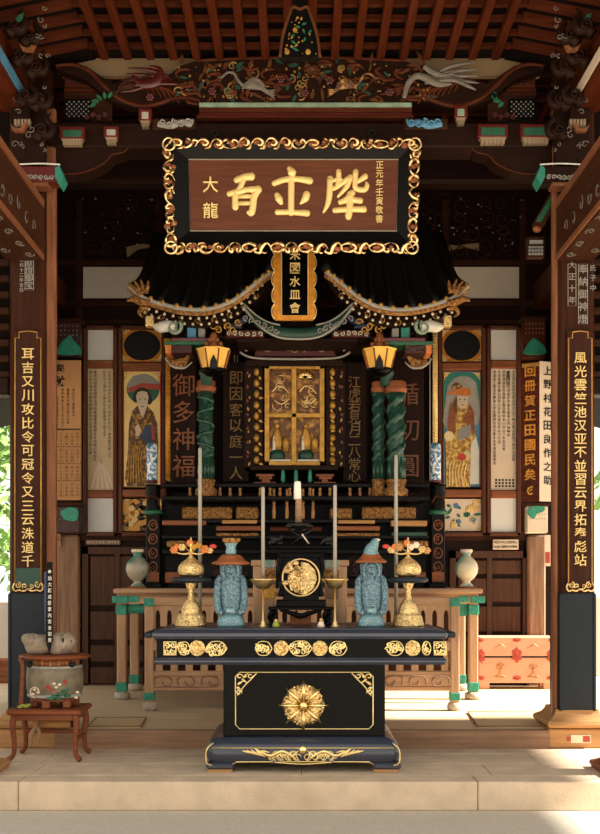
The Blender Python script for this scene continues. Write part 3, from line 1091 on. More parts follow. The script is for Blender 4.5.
# dark bevelled frame
m = MB()
out = [(170, 147), (413, 147), (413, 247), (170, 247)]
inn = [(190, 163), (397, 163), (396, 231), (191, 231)]
for i in range(4):
    j = (i + 1) % 4
    a, b, c, d = out[i], out[j], inn[j], inn[i]
    v = [P(*a, DS - .03), P(*b, DS - .03), P(*c, DS + .02), P(*d, DS + .02), P(*a, DS + .06), P(*b, DS + .06), P(*c, DS + .06), P(*d, DS + .06)]
    m.add(v, [[0, 1, 2, 3], [4, 7, 6, 5], [0, 4, 5, 1], [1, 5, 6, 2], [2, 6, 7, 3], [3, 7, 4, 0]])
m.build('dark_frame', 'black frame paint', sg)
MB().boxP(189, 398, 162, 232, DS + .022, DS + .06).build('sign_panel', 'sign wood', sg)
MB().tubeP([(189.5, 162.5), (397.5, 162.5), (396.5, 231.5), (190.5, 231.5)], DS + .015, .6, 4, True, k=1).build('silver_line', 'silver line', sg)
# openwork gilt border: curling scrolls over bronze lumps along the rim
corners = [(170, 147), (414, 147), (412, 247), (171, 247)]
g = MB(); br = MB(); rr = random.Random(77)
def scr(c, u, w_, pts, r0, r1):
    p = [P(c.x + u.x * a_ + w_.x * b_, c.y + u.y * a_ + w_.y * b_, DS - .045 + .01 * math.sin(a_ * .8 + b_)) for a_, b_ in pts]
    p = smooth_path(p, 3)
    n_ = len(p)
    g.tube(p, [S * (r0 + (r1 - r0) * math.sin(PI * i_ / (n_ - 1)) ** 1.5) for i_ in range(n_)], 6)
for i in range(4):
    a, b = Vector((*corners[i], 0)), Vector((*corners[(i + 1) % 4], 0))
    L = (b - a).length
    n = int(L / 13.5)
    u = (b - a).normalized(); w_ = Vector((u.y, -u.x, 0))
    for k in range(n):
        c = a + u * (L * (k + .5) / n)
        f_ = rr.uniform(.85, 1.2); h = rr.uniform(.8, 1.2); kind = rr.choice((0, 0, 1, 2, 3)); fl_ = rr.choice((1, -1))
        if kind == 0:      # cloud curl rising outward
            scr(c, u, w_, [(-8 * f_ * fl_, -3 * h), (-4 * f_ * fl_, 3.6 * h), (1 * f_ * fl_, 5.2 * h), (5 * f_ * fl_, 2.4 * h), (3.4 * f_ * fl_, -1), (0, -.4), (.6 * fl_, 2)], .5, 1.9)
            scr(c, u, w_, [(2 * fl_, -4.4), (6 * f_ * fl_, -3.6 * h), (8.4 * f_ * fl_, 0)], .4, 1.3)
        elif kind == 1:    # loop
            scr(c, u, w_, [(6.6 * f_ * math.cos(t_), 4.2 * h * math.sin(t_)) for t_ in [q_ * .66 for q_ in range(11)]], .7, 1.9)
        elif kind == 2:    # wave with a hooked end
            scr(c, u, w_, [(-8 * f_, 2 * h), (-4 * f_, -4 * h), (1, -1), (3 * f_, 4.6 * h), (7.6 * f_, 3.4 * h), (7, .4)], .5, 2.0)
            scr(c, u, w_, [(-4, 4.6), (-1, 5.4), (1, 3.4)], .3, 1.0)
        else:              # two facing scrolls
            for e_ in (-1, 1):
                scr(c, u, w_, [(.4 * e_, -4.6 * h), (5.2 * e_ * f_, -2.6), (6.4 * e_ * f_, 2.2 * h), (3 * e_, 4.4 * h), (2 * e_, 1.4), (3.6 * e_, 1)], .4, 1.6)
        for _ in range(2):
            br.ballP(c.x + rr.uniform(-4, 4), c.y + rr.uniform(-2, 2), (rr.uniform(2.6, 4.4), rr.uniform(2.2, 3.4)), DS - .022, depth=.016, n=7, m=4)
for (a, b) in corners:
    g.tubeP([(a + 6 * math.cos(t_), b + 6 * math.sin(t_)) for t_ in [k * .7 for k in range(9)]], DS - .05, 1.2, 6, True, k=2)
bd = br.build('bronze_boss', 'copper wood', sg)
gb = g.build('gilt_border', 'sign gilt', sg)


def brush(m, pts, wd, D, k=5):
    """one brush stroke, raised and rounded"""
    p = smooth_path([P(a, b, D) for a, b in pts], k)
    n = len(p)
    rr_ = []
    for i in range(n):
        t_ = i / (n - 1) * (len(wd) - 1)
        j = min(int(t_), len(wd) - 2)
        rr_.append((wd[j] * (1 - (t_ - j)) + wd[j + 1] * (t_ - j)) * 1.3 * D / F / 2)
    m.tube(p, rr_, 8, flat=.45)
    m.ball(p[0], (rr_[0], rr_[0] * .45, rr_[0]), 8, 5); m.ball(p[-1], (rr_[-1], rr_[-1] * .45, rr_[-1]), 8, 5)


# strokes measured in three 600-pixel enlargements
def zz(x0, y0, k): return lambda *pp: [(x0 + a / k, y0 + b / k) for a, b in pp]
q1 = zz(185, 155, 7.5); q2 = zz(265, 155, 10); q3 = zz(320, 155, 7.5)
DC = DS + .018
m = MB()
brush(m, q1((390, 205), (450, 185), (500, 180)), [5, 6, 6.5], DC)
brush(m, q1((440, 200), (420, 250), (395, 285)), [5, 4.5, 4], DC)
brush(m, q1((335, 305), (400, 290), (470, 275), (550, 275)), [4.5, 5.2, 4.6, 6.5], DC)
brush(m, q1((378, 300), (378, 350), (380, 400)), [5, 5, 5.6], DC)
brush(m, q1((545, 280), (520, 330), (510, 400), (500, 445), (480, 440)), [6, 5.6, 5.6, 5.2, 4], DC)
brush(m, q1((400, 325), (500, 322)), [3.4, 3.4], DC)
brush(m, q1((400, 375), (500, 372)), [3.4, 3.4], DC)
m.build('big_character', 'gold leaf paint', sg)
m = MB()
brush(m, q2((245, 165), (268, 200), (268, 245)), [4, 7.5, 4.5], DC)
brush(m, q2((95, 305), (200, 270), (330, 265), (445, 280)), [4.5, 5, 4.6, 6], DC)
brush(m, q2((265, 230), (262, 400), (262, 590)), [5.2, 5.2, 5.2], DC)
brush(m, q2((122, 420), (140, 455), (160, 490)), [4.6, 6.2, 4], DC)
brush(m, q2((415, 415), (400, 455), (355, 502)), [6, 6, 1.5], DC)
brush(m, q2((125, 585), (260, 585), (420, 595)), [4.6, 4.4, 5.4], DC)
m.build('big_character', 'gold leaf paint', sg)
m = MB()
brush(m, q3((75, 195), (72, 280), (60, 370), (25, 440)), [5, 5, 4.5, 1.5], DC)
brush(m, q3((75, 215), (110, 205), (150, 200)), [4, 3.6, 4], DC)
brush(m, q3((138, 145), (138, 200), (130, 245)), [4.4, 4.4, 4], DC)
brush(m, q3((95, 270), (140, 245), (215, 190)), [3.4, 4, 4.4], DC)
brush(m, q3((225, 185), (200, 250), (135, 325)), [4.6, 4.2, 2], DC)
brush(m, q3((265, 145), (262, 210), (268, 265), (330, 275), (350, 245), (345, 225)), [4.6, 4.4, 4.6, 4.6, 4, 2], DC)
brush(m, q3((335, 180), (300, 205), (268, 222)), [5, 4, 3], DC)
brush(m, q3((240, 300), (215, 330), (150, 370)), [5, 5, 3.2], DC)
brush(m, q3((150, 365), (230, 350), (300, 355)), [3.8, 5, 5], DC)
brush(m, q3((110, 425), (220, 418), (328, 418)), [4.4, 4.8, 5.2], DC)
brush(m, q3((225, 310), (222, 400), (212, 470)), [5.6, 6, 5.6], DC)
m.build('big_character', 'gold leaf paint', sg)
MB().glyphP('大龍', 211, 187, 212, 15, DC, .012, .004).build('small_inscription', 'gold leaf paint', sg)
MB().glyphP('正元年壬寅敬書', 379, 168, 220, 7.4, DC, .008).build('fine_inscription', 'gold leaf paint', sg)
sg.rotation_euler = (math.radians(5), 0, 0)
# iron hangers of the sign
for k, px in enumerate((215, 372)):
    q = thing('iron_hanger', 'iron hanger over the %s half of the big signboard' % ('left', 'right')[k], 'hanger', P(px, 147, DS + .03))
    MB().tubeP([(px, 143.5), (px, 136), (px + 4, 133), (px, 130), (px - 4, 133), (px, 136)], DS + .05, .8, 6, k=3).build('hook', 'iron', q)
    MB().boxP(px - 3, px + 3, 137, 142, DS + .04, DS + .06).build('hook_plate', 'iron', q)
# ================================================================== the inner shrine
D = 9.9
TT = Z(588.5, 9.72) + .001
sh = thing('shrine', 'dark lacquered inner shrine with twin curved tile roofs and a gilt window', 'shrine', (0, Y(10.2), Z(498, 10.2)))
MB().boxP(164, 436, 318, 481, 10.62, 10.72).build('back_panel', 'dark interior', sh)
m = MB()
for px in (166, 233, 366, 434):
    m.boxP(px - 2, px + 2, 330, 481, 10.55, 10.64)
m.build('panel_stile', 'deep brown upright', sh)
m = MB()
for px in (234.5, 237.5, 170, 430):
    m.boxP(px - .4, px + .4, 345, 482, 10.54, 10.55)
m.build('pale_line', 'silver line', sh)

EV = [(128, 284), (134, 289), (145, 297), (163, 303), (184, 307.5), (204, 308), (222, 304), (238, 296), (252, 285), (263, 276), (272, 270)]
UP = [(152, 238), (160, 234), (172, 230), (186, 228), (200, 226), (214, 224), (228, 224), (240, 224), (252, 224), (264, 224), (276, 226)]


def interp(pts, t):
    t = max(0, min(.9999, t)) * (len(pts) - 1)
    i = int(t); k = t - i
    return (pts[i][0] * (1 - k) + pts[i + 1][0] * k, pts[i][1] * (1 - k) + pts[i + 1][1] * k)


def roof_wing(s):
    De, Du = 9.30, 10.5
    f = lambda q: q if s < 0 else 597 - q
    w = sh
    def surf(u, v, off=0.):
        a = interp(EV, u); b = interp(UP, u)
        pa = P(f(a[0]), a[1], De); pb = P(f(b[0]), b[1], Du)
        p = pa.lerp(pb, v)
        p.z -= .13 * math.sin(PI * v) * (1 - .2 * u)          # hollow of the roof
        p.z += off
        return p
    m = MB().grid(lambda u, v: surf(u, v), 20, 8).grid(lambda u, v: surf(u, v, -.05), 20, 8)
    rf = m.build('tile_roof', 'roof tile', w)
    m = MB()
    for i in range(9):
        u = .06 + i * .112
        m.tube([surf(u, j / 8, .012) for j in range(9)], .030, 7)
    m.tube([surf(.99, j / 8, .02) for j in range(9)], .045, 7)
    m.build('tile_rib', 'roof tile', rf)
    # eave edge
    m = MB()
    e = [P(f(a), b + 1.5, De - .01) for a, b in EV]
    m.tube(smooth_path(e, 3), .022, 6)
    m.build('eave_edge', 'grey white carving', w)
    m = MB()
    e = smooth_path([P(f(a), b + 5.2, De) for a, b in EV], 3)
    m.tube(e, [.012 + .012 * min(1, i / 8) for i in range(len(e))], 6)
    m.build('eave_board', 'ochre carving', w)
    m = MB()
    for i in range(15):
        a, b = interp(EV, .03 + i * .067)
        m.ballP(f(a), b - .8, 2.4, De - .03, depth=.014, n=8, m=4)
    m.build('tile_end', 'old gold', rf)
    # two rows of pale rafter ends
    m = MB()
    for i in range(20):
        a, b = interp(EV, .10 + i * .042)
        for k_, (dy, dd) in enumerate(((10.5, .10), (16.5, .2))):
            if k_ and (i < 2 or i > 17): continue
            aa = a + (k_ * 3 - 1) * .8
            m.ballP(f(aa), b + dy * (1 if i < 16 else .85), 1.55, De + dd - .03, depth=.012, n=6, m=4)
    m.build('rafter_end', 'cream dots', w)
    m = MB()
    pts = [(a, b + 7) for a, b in EV[1:]]
    lo = [(a, b + 21 - 5 * abs(i - 4) / 4) for i, (a, b) in enumerate(EV[2:10])]
    m.prismP([(f(a), b) for a, b in pts] + [(f(a), b) for a, b in reversed(lo)], De + .22, .4)
    m.build('under_eave_board', 'deep brown wood', w)
    m = MB()
    for i in range(8):
        a, b = interp(EV, .2 + i * .09)
        m.spiral(f(a), b + 14, 3.4, De + .19, 1.2, i, s, .9)
    m.build('under_eave_scroll', 'ochre carving', w)
    # corner finial: a small dragon head with flaring spikes
    m = MB()
    for i, (dx, dy) in enumerate(((-7, -3), (-3, -8), (4, -9), (12, -8))):
        m.tubeP([(f(140 + i * 2), 293), (f(137 + dx * .4 + i * 2), 289 + dy * .4), (f(136 + dx), 288 + dy)], De - .04 - .01 * i, [2.6, 2.0, .5], 6)
    m.tubeP([(f(150), 303), (f(141), 302), (f(133), 299), (f(127), 301)], De - .03, [3, 4, 3, 1], 7)
    m.tubeP([(f(148), 309), (f(142), 308), (f(139), 313), (f(143), 317)], De - .0, [2, 2.6, 2, 1], 6)
    m.build('dragon_finial', 'ochre carving', w)
    MB().boxP(f(145), f(153.5), 315, 326, De + .1, De + .2, .008).build('gilt_bell', 'carved gold', w)
    # bracket jumble under the eave
    m = MB()
    for (u, v, h) in ((176, 331, 7), (190, 328, 10), (203, 332, 9), (217, 330, 10), (229, 333, 6)):
        m.boxP(f(u - 4), f(u + 4), v - h / 2, v + h / 2, De + .3, De + .5, .01)
        m.boxP(f(u - 6), f(u + 6), v + h / 2, v + h / 2 + 3, De + .28, De + .5, .006)
    m.build('bracket', 'deep brown wood', w)
    MB().boxP(f(187), f(196), 322, 338, De + .27, De + .31, .006).build('blue_bracket', 'blue paint' if s < 0 else 'teal paint', w)
    MB().boxP(f(198), f(205), 324, 337, De + .26, De + .3, .006).build('grey_bracket', 'grey paint', w)
    m = MB()
    for i in range(7):
        m.spiral(f(208 + 5 * i), 322 + (i % 3) * 4, 4, De + .24, 1.2, i, s, 1.2)
    m.build('bracket_scroll', 'old gold', w)
    # white elephant nose and green cloud
    m = MB()
    m.tubeP([(f(177), 327), (f(168), 326), (f(160), 327), (f(153), 326)], De + .16, [4.5, 6, 5.5, 1.4], 9)
    m.build('white_elephant_nose', 'white paint', w)
    m = MB().spiral(f(174), 327, 8, De + .12, 1.3, .8 if s < 0 else 2.3, s, 2.2)
    m.build('green_cloud', 'pale green', w)
    MB().boxP(f(164), f(222), 341, 344.5, De + .22, De + .5, .005).build('green_rail', 'green paint', w)
    MB().boxP(f(172), f(215), 338, 341, De + .2, De + .5).build('red_rail', 'red lacquer', w)
    m = MB().boxP(f(169), f(192), 345, 353, De + .25, De + .5, .006)
    m.build('patterned_block', 'dotted red brown', w)
    MB().boxP(f(165), f(171), 344, 353, De + .24, De + .5, .004).build('orange_block', 'flower orange', w)
    # curled hanging leaf beside the lotus
    m = MB().tubeP([(f(189), 356), (f(183), 362), (f(176), 364), (f(170), 360)], De + .3, [1, 5, 5.5, 1], 7, flat=.5)
    m.build('hanging_leaf', 'ochre carving', w)
    m = MB().tubeP([(f(165), 358), (f(172), 366), (f(184), 368), (f(192), 362)], De + .27, [.6, 1.1, 1.1, .6], 5)
    m.build('leaf_edge', 'grey white carving', w)
    # gilt lotus capital, wide at the top
    Dl = 9.55
    cx = 213.5 if s < 0 else 379.5
    m = MB()
    pf = [(.01, 370), (11.8, 370), (12.8, 366), (17, 352), (18, 350), (16, 351), (11, 360), (0.01, 360)]
    m.latheP(cx, pf, Dl, 8, rot=PI / 8, smooth=False)
    cap = m.build('lotus_capital', 'lamp gold', w, label='gilt flaring capital')
    m = MB()
    for i in range(8):
        a = 2 * PI * i / 8 + PI / 8
        m.tube([Vector((X(cx, Dl) + r_ * Dl / F * math.cos(a), Y(Dl) + r_ * Dl / F * math.sin(a), Z(y_, Dl))) for r_, y_ in ((12.2, 369), (13.2, 365), (17.2, 351.5))], .008, 5)
    m.build('capital_rib', 'copper wood', cap)
    m = MB().prismP([(cx - 4, 368), (cx - 3.4, 361), (cx, 354), (cx + 3.4, 361), (cx + 4, 368)], Dl - .155, .02, .004)
    m.build('capital_emblem', 'iron', cap)
    MB().latheP(cx, [(.1, 377), (7, 376), (12, 372), (13.4, 369.5), (.1, 369)], Dl, 16).build('capital_bowl', 'black lacquer', w)
    m = MB()
    m.ballP(cx, 338, (4, 6), Dl - .05).ballP(cx, 346, (5.5, 5), Dl - .05)
    for i in range(6):
        a = i * PI / 3
        m.ballP(cx + 7 * math.cos(a), 344 + 5 * math.sin(a), 2.4, Dl - .08, n=6, m=4)
    m.build('lion_carving', 'copper wood', w)
    # column neck
    MB().latheP(cx - (7 if s < 0 else -7), [(6, 386), (6, 376), (7.5, 374), (7.5, 371), (5, 370)], 9.7, 12).build('column_neck', 'dark green', w)


roof_wing(-1); roof_wing(1)

# centre of the roof: bowed green gable strip, lintels
m = MB()
m.tubeP([(243, 308), (252, 316), (262, 325), (278, 332), (298, 334), (318, 332), (334, 325), (344, 316), (353, 308)], 9.5, [1.6, 3.2, 5.2, 6.2, 6.4, 6.2, 5.2, 3.2, 1.6], 8, flat=.5)
m.build('bowed_gable', 'dark green', sh)
m = MB()
m.tubeP([(243, 306), (252, 318), (262, 328), (278, 337), (298, 339), (318, 337), (334, 328), (344, 318), (353, 306)], 9.47, 1.2, 5)
m.tubeP([(243, 303), (256, 315), (268, 322), (280, 325)], 9.48, 1, 5).tubeP([(353, 303), (340, 315), (328, 322), (316, 325)], 9.48, 1, 5)
m.build('gable_edge', 'grey white carving', sh)
m = MB()
for s in (-1, 1):
    for i in range(6):
        m.spiral(298 + s * (22 + 6 * i), 331 - i * 2.6, 3.2, 9.43, 1.2, i, s, .8)
m.build('gable_scroll', 'grey paint', sh)
m = MB().boxP(226, 264, 330, 337, 9.56, 9.8, .006).boxP(332, 370, 330, 337, 9.56, 9.8, .006)
m.build('red_lintel', 'maroon', sh)
m = MB()
for i in range(6):
    m.spiral(229 + 6.2 * i, 333.5, 2.6, 9.55, 1.2, i, 1, .7).spiral(336 + 6.2 * i, 333.5, 2.6, 9.55, 1.2, i, -1, .7)
m.build('lintel_scroll', 'pale ink', sh)
MB().boxP(236, 358, 338, 342, 9.6, 10.0, .005).boxP(176, 428, 322, 345, 9.95, 10.4).build('dark_lintel', 'deep brown wood', sh)
for s in (-1, 1):
    m = MB()
    f = lambda q: CX - 2 + s * q
    m.tubeP([(f(50), 318), (f(60), 322), (f(70), 320), (f(80), 325)], 9.7, [3, 5, 4, 2], 7)
    m.tubeP([(f(56), 328), (f(66), 326), (f(72), 330)], 9.66, [2, 3.4, 2], 7)
    m.build('carved_cloud', 'indigo', sh)

# ---------------- gilt window
Dw = 10.05
cb = sh
m = MB()
m.boxP(264.5, 324.5, 365.5, 369, Dw, Dw + .06, .004).boxP(264.5, 324.5, 461, 465.5, Dw, Dw + .06, .004)
m.boxP(264.5, 269.5, 365.5, 465.5, Dw, Dw + .06, .004).boxP(319.5, 324.5, 365.5, 465.5, Dw, Dw + .06, .004)
m.boxP(291.5, 296.5, 366, 465, Dw - .005, Dw + .05, .004).boxP(265, 324, 413, 417.5, Dw - .005, Dw + .05, .004)
wf = m.build('gilt_window_frame', 'old gold', cb)
MB().boxP(266, 323, 367, 464, Dw + .07, Dw + .1).build('gilt_relief_panel', 'panel glass gold', cb)
m = MB(); rr = random.Random(2)
for ox in (270, 297):
    for i in range(7):
        m.spiral(ox + rr.uniform(3, 18), rr.uniform(374, 408), rr.uniform(3, 7), Dw + .055, 1, rr.uniform(0, 6), rr.choice((1, -1)), .8)
    m.tubeP([(ox + 2, 392), (ox + 8, 386), (ox + 14, 388), (ox + 20, 394)], Dw + .05, 1, 5)
    m.tubeP([(ox + 4, 400), (ox + 12, 404), (ox + 20, 398)], Dw + .05, 1, 5)
m.build('relief_branch', 'brass', cb)
m = MB()
for i in range(9):
    a = math.radians(i * 22)
    m.tubeP([(305, 378), (305 + 9 * math.cos(a), 377 - 7 * math.sin(a))], Dw + .05, 1.3, 5, k=1)
m.build('relief_fan', 'gold', cb)
m = MB(); n_ = MB(); gr = MB()
for ox in (277, 306):
    m.latheP(ox, [(4, 452), (6, 440), (3, 430), (.1, 426)], Dw + .05, 8, sy=.3)
    m.ballP(ox, 426, 3, Dw + .045, depth=.015)
    m.latheP(ox + 9, [(3, 452), (3.5, 442), (1.5, 436)], Dw + .05, 8, sy=.3)
    gr.latheP(ox, [(7, 461), (8, 455), (5, 450)], Dw + .045, 8, sy=.3)
    n_.latheP(ox - 3, [(2, 460), (1.5, 440), (.8, 436)], Dw + .04, 6, sy=.3)
m.build('relief_figure', 'old gold', cb)
gr.build('relief_green_base', 'dark green', cb)
n_.build('relief_white_vase', 'white paint', cb)
MB().boxP(270, 291, 459.5, 461, Dw + .02, Dw + .05).boxP(297, 319, 459.5, 461, Dw + .02, Dw + .05).build('white_sill', 'white paint', cb)
# window housing
m = MB().boxP(244, 263.5, 362, 468, Dw + .03, Dw + .3, .01).boxP(325.5, 345, 362, 468, Dw + .03, Dw + .3, .01)
m.boxP(250, 338, 465.5, 470, Dw - .08, Dw + .3, .006).boxP(246, 343, 360, 366, Dw - .02, Dw + .3)
m.build('window_housing', 'deep brown upright', cb)
for s in (-1, 1):
    m = MB()
    f = lambda q: 294.5 + s * q
    for i in range(9):
        v = 372 + i * 11
        m.ballP(f(38), v, (3.2, 4.2), Dw + .01, depth=.03, n=7, m=5)
        m.leaf(f(36), v + 4, 5, 2.6, -1 + .5 * (i % 3), Dw - .005)
        m.leaf(f(46), v + 6, 4.6, 2.2, 1.2 + .6 * (i % 2), Dw + .02)
    m.build('carved_jamb', 'old gold', cb)
    m = MB()
    for i in range(7):
        m.ballP(f(47), 372 + i * 14, (2, 3.6), Dw + .02, depth=.02, n=6, m=4)
    m.build('jamb_flower', 'maroon', cb)
# little red roof over the window
m = MB().prismP([(258, 340), (332, 340), (336, 356), (254, 356)], Dw - .06, .3, .012)
m.build('window_canopy', 'maroon', cb)
m = MB()
m.tubeP([(240, 352), (248, 356.5), (262, 358.5), (295, 359), (328, 358.5), (342, 356.5), (350, 352)], Dw - .1, 1.2, 5)
m.tubeP([(240, 347), (247, 351)], Dw - .1, .8, 5, k=1).tubeP([(350, 347), (343, 351)], Dw - .1, .8, 5, k=1)
m.build('canopy_edge', 'grey white carving', cb)
m = MB()
for c in (268, 322):
    m.spiral(c, 348, 6, Dw - .08, 1.6, 0, 1, .8).spiral(c + 3, 348, 4, Dw - .085, 1.2, 3, -1, .7)
for i in range(5):
    m.spiral(289 + 3 * i, 349 - (i % 2) * 3, 4.4, Dw - .08, 1.1, i * 1.3, 1, .9)
m.build('canopy_flourish', 'cream plaster', cb)

# ---------------- calligraphy hangings left and right of the window
def hanging(a, b, top, bot, D, text, mt, lab, size, y0, y1, mb='deep brown upright', bold=0.):
    q = thing('calligraphy_panel', lab, 'calligraphy', P((a + b) / 2, bot, D))
    MB().boxP(a, b, top, bot, D, D + .04, .006).build('panel_board', mb, q)
    MB().glyphP(text, (a + b) / 2, y0, y1, size, D - .003, .006, bold).build('inscription', mt, q)
    return q


hanging(223, 249, 362, 482, 10.40, '即因客以庭一人', 'script gold', 'dark panel with thin gold running script, just left of the gilt window', 13, 378, 473)
hanging(343, 366, 362, 482, 10.40, '江虎若見月二八常心', 'script gold', 'dark panel with thin gold running script, just right of the gilt window', 12, 382, 476)
hanging(171, 196, 352, 484, 10.44, '御多神福', 'script orange', 'dark panel with broad orange characters half behind the single green column', 22, 385, 466)
hanging(392, 424, 352, 484, 10.44, '循切圓', 'script brown', 'dark panel with broad reddish characters behind the pair of green columns', 22, 394, 466)

# ---------------- dragon columns
ZF = Z(496, 9.62) + .001


def dragon_column(cx, r, top, bot, D, lab, twist, grp=None):
    q = thing('dragon_column', lab, 'column', P(cx, bot + 14, D), grp)
    k = D / F
    m = MB()
    z0, z1 = Z(bot, D), Z(top, D)
    c = P(cx, bot, D)
    m.lathe([(r * k * .82, 0), (r * k * .82, z1 - z0)], (c.x, c.y, z0), 14)
    m.build('column_shaft', 'dark green', q)
    H = z1 - z0
    m = MB()
    if twist:
        n = 60
        for ph in (0, PI):
            pts = [Vector((c.x + r * k * .55 * math.cos(ph + i / n * 2 * PI * twist), c.y + r * k * .55 * math.sin(ph + i / n * 2 * PI * twist), z0 + H * (.22 + .78 * i / n))) for i in range(n + 1)]
            m.tube(pts, [r * k * .5 * (1 + .08 * math.sin(i * 1.3)) for i in range(n + 1)], 8)
        for i in range(7):
            a = i * PI / 3.5
            m.tube([Vector((c.x + r * k * .75 * math.cos(a), c.y + r * k * .75 * math.sin(a), z0 + H * t_)) for t_ in (.02, .12, .26)], [r * k * .3, r * k * .34, r * k * .1], 6)
    else:
        n = 70
        pts = [Vector((c.x + r * k * (.88 + .1 * math.sin(i)) * math.sin(2.2 * math.sin(i / n * PI * 5.5)) * .9, c.y - r * k * .82 * abs(math.cos(1.2 * math.sin(i / n * PI * 5.5))), z0 + H * (.26 + .72 * i / n))) for i in range(n + 1)]
        m.tube(pts, [r * k * (.2 + .1 * math.sin(i * .8) ** 2) for i in range(n + 1)], 7)
        for i in range(9):
            a = PI + i * PI / 8
            m.tube([Vector((c.x + r * k * .85 * math.cos(a), c.y + r * k * .85 * math.sin(a), z0 + H * t_)) for t_ in (.02, .12, .26)], [r * k * .12, r * k * .2, r * k * .06], 6)
        for i in range(14):
            m.spiral(cx + RND.uniform(-.6, .6) * r, top + (bot - top) * (.06 + .05 * i), r * .3, D - r * k * .9, 1.1, i, 1, .8)
    m.build('coiled_dragon', 'dragon green', q, label='coiling green dragon')
    m = MB()
    m.lathe([(r * k * 1.15, 0), (r * k * 1.2, .04), (r * k * 1.05, .06), (r * k * 1.1, .10), (r * k * .9, .11)], (c.x, c.y, z1), 16)
    m.build('collar', 'copper wood', q)
    m = MB()
    m.lathe([(r * k * 1.25, ZF - z0), (r * k * 1.3, Z(bot + 10, D) - z0), (r * k * .9, Z(bot + 7, D) - z0), (r * k * 1.15, Z(bot, D) - z0), (r * k * .8, .01)], (c.x, c.y, z0), 14)
    m.build('column_foot', 'ochre carving', q)


dragon_column(206, 8.6, 392, 480, 9.75, 'single green dragon column to the left of the gilt window', 0)
dragon_column(378.5, 6.4, 393, 480, 9.80, 'slimmer twisted green dragon column, nearer the gilt window', 2.6)
dragon_column(396, 9.4, 393, 480, 9.72, 'thicker twisted green dragon column, farther from the gilt window', 2.0)

# ---------------- slim gilt poles and the porcelain sleeves
for s, px, top, bot, lab, lab2 in ((-1, 168, 346, 481, 'slim beaded gilt pole beside the painting of the dark robed deity', 'blue and white porcelain cylinder in front of the dark robed deity'),
                                   (1, 435, 330, 443, 'slim beaded gilt pole beside the painting of the gold robed deity', 'blue and white porcelain cylinder in front of the gold robed deity')):
    Dp = 10.0
    q = thing('gilt_pole', lab, 'pole', P(px, bot, Dp))
    MB().latheP(px, [(2.6, bot), (2.6, top)], Dp, 10).build('pole_shaft', 'orange gold' if s < 0 else 'gold leaf paint', q)
    m = MB()
    for i in range(int((bot - top) / 3)):
        for a in (-1, 0, 1):
            m.ballP(px + a * 1.7, top + 2 + i * 3, .8, Dp - .025, depth=.008, n=5, m=3)
    m.build('bead', 'old gold' if s < 0 else 'gold leaf paint', q)
    MB().boxP(px - 4.4, px + 4.4, top - 8, top, Dp - .04, Dp + .04, .008).build('pole_cap', 'old gold', q)
    pc = 152 if s < 0 else 435.5
    bz = 483
    q = thing('porcelain_cylinder', lab2, 'vase', P(pc, bz, 10.02))
    MB().latheP(pc, [(4.6, bz), (5.4, bz - 1), (5.4, 445.5), (4.8, 444), (3.8, 444), (3.8, 450), (.1, 450)], 10.02, 16).build('cylinder_body', 'blue porcelain', q)
    MB().latheP(pc, [(5.6, bz), (5.8, bz - 1.5), (5.4, bz - 2.5)], 10.02, 16).build('foot_ring', 'red lacquer', q)

# ================================================================== hanging gilt plaque
Dp = 9.15
q = thing('hanging_plaque', 'narrow upright black plaque with gold characters in a scalloped gilt frame, below the signboard', 'sign', P(294, 320, Dp))
pts = []
def scal(x0, s):
    o = []
    for i in range(5):
        a, b = 320 - i * 16, 320 - (i + 1) * 16
        o += [(x0, a), (x0 + s * 2.2, a - 4), (x0 + s * 2.4, a - 10), (x0 + s * .6, a - 15)]
    return o
l = scal(275, -1); rr_ = scal(313, 1)
MB().prismP(l + [(275, 240), (313, 240)] + list(reversed(rr_)), Dp, .05, .008).build('scalloped_frame', 'orange gold', q)
m = MB()
for s, x0 in ((-1, 273.5), (1, 314.5)):
    for i in range(5):
        a = 319 - i * 16
        m.tubeP([(x0 + s * -1, a), (x0 + s * 1.2, a - 4), (x0 + s * 1.6, a - 10), (x0 - s * 1, a - 15.4)], Dp - .008, .8, 5)
m.build('gilt_edge', 'gold', q)
MB().boxP(281.5, 308, 250, 315, Dp - .012, Dp + .0).build('black_panel', 'black lacquer', q)
MB().tubeP([(281.5, 246), (281.5, 315.5), (308, 315.5), (308, 246)], Dp - .014, .55, 4, k=1).build('gold_line', 'gold leaf paint', q)
MB().glyphP('米図水皿會', 295, 256, 308, 10.5, Dp - .014, .008, .012).build('inscription', 'gold leaf paint', q)
q.rotation_euler = (math.radians(4), 0, 0)

# ================================================================== stepped altar
ta = thing('stepped_altar', 'dark stepped altar with ochre carved panels below the shrine window', 'altar', P(298, 592, 10.1))
m = MB()
m.boxP(162, 429, 483, 487.5, 9.87, 10.5, .008)
m.boxP(162, 429, 496, 500, 9.62, 10.5, .006)
m.boxP(162, 429, 501, 592, 10.25, 10.5)
m.boxP(162, 429, 519, 523, 9.86, 10.3, .006).boxP(162, 429, 535, 539, 9.86, 10.3, .006).boxP(162, 429, 549, 554, 9.84, 10.3, .008).boxP(166, 426, 554, 592, 10.1, 10.3)
m.clamp(TT).build('tier_frame', 'black frame paint', ta)
m = MB()
for i in range(22):
    px = 190 + i * 10
    if 246 < px < 258 or 335 < px < 350: continue
    m.latheP(px, [(1.4, 497), (1.9, 494), (1, 491), (1.7, 489), (1.2, 487)], 9.9, 8)
m.build('baluster', 'tan wood', ta)
for a, b, t_, u in ((182, 232, 507, 519), (236, 258, 507, 519), (362, 416, 507, 519), (330, 352, 508, 519)):
    MB().boxP(a, b, t_, u, 9.9, 10.3, .012).build('carved_panel', 'ochre carving', ta)
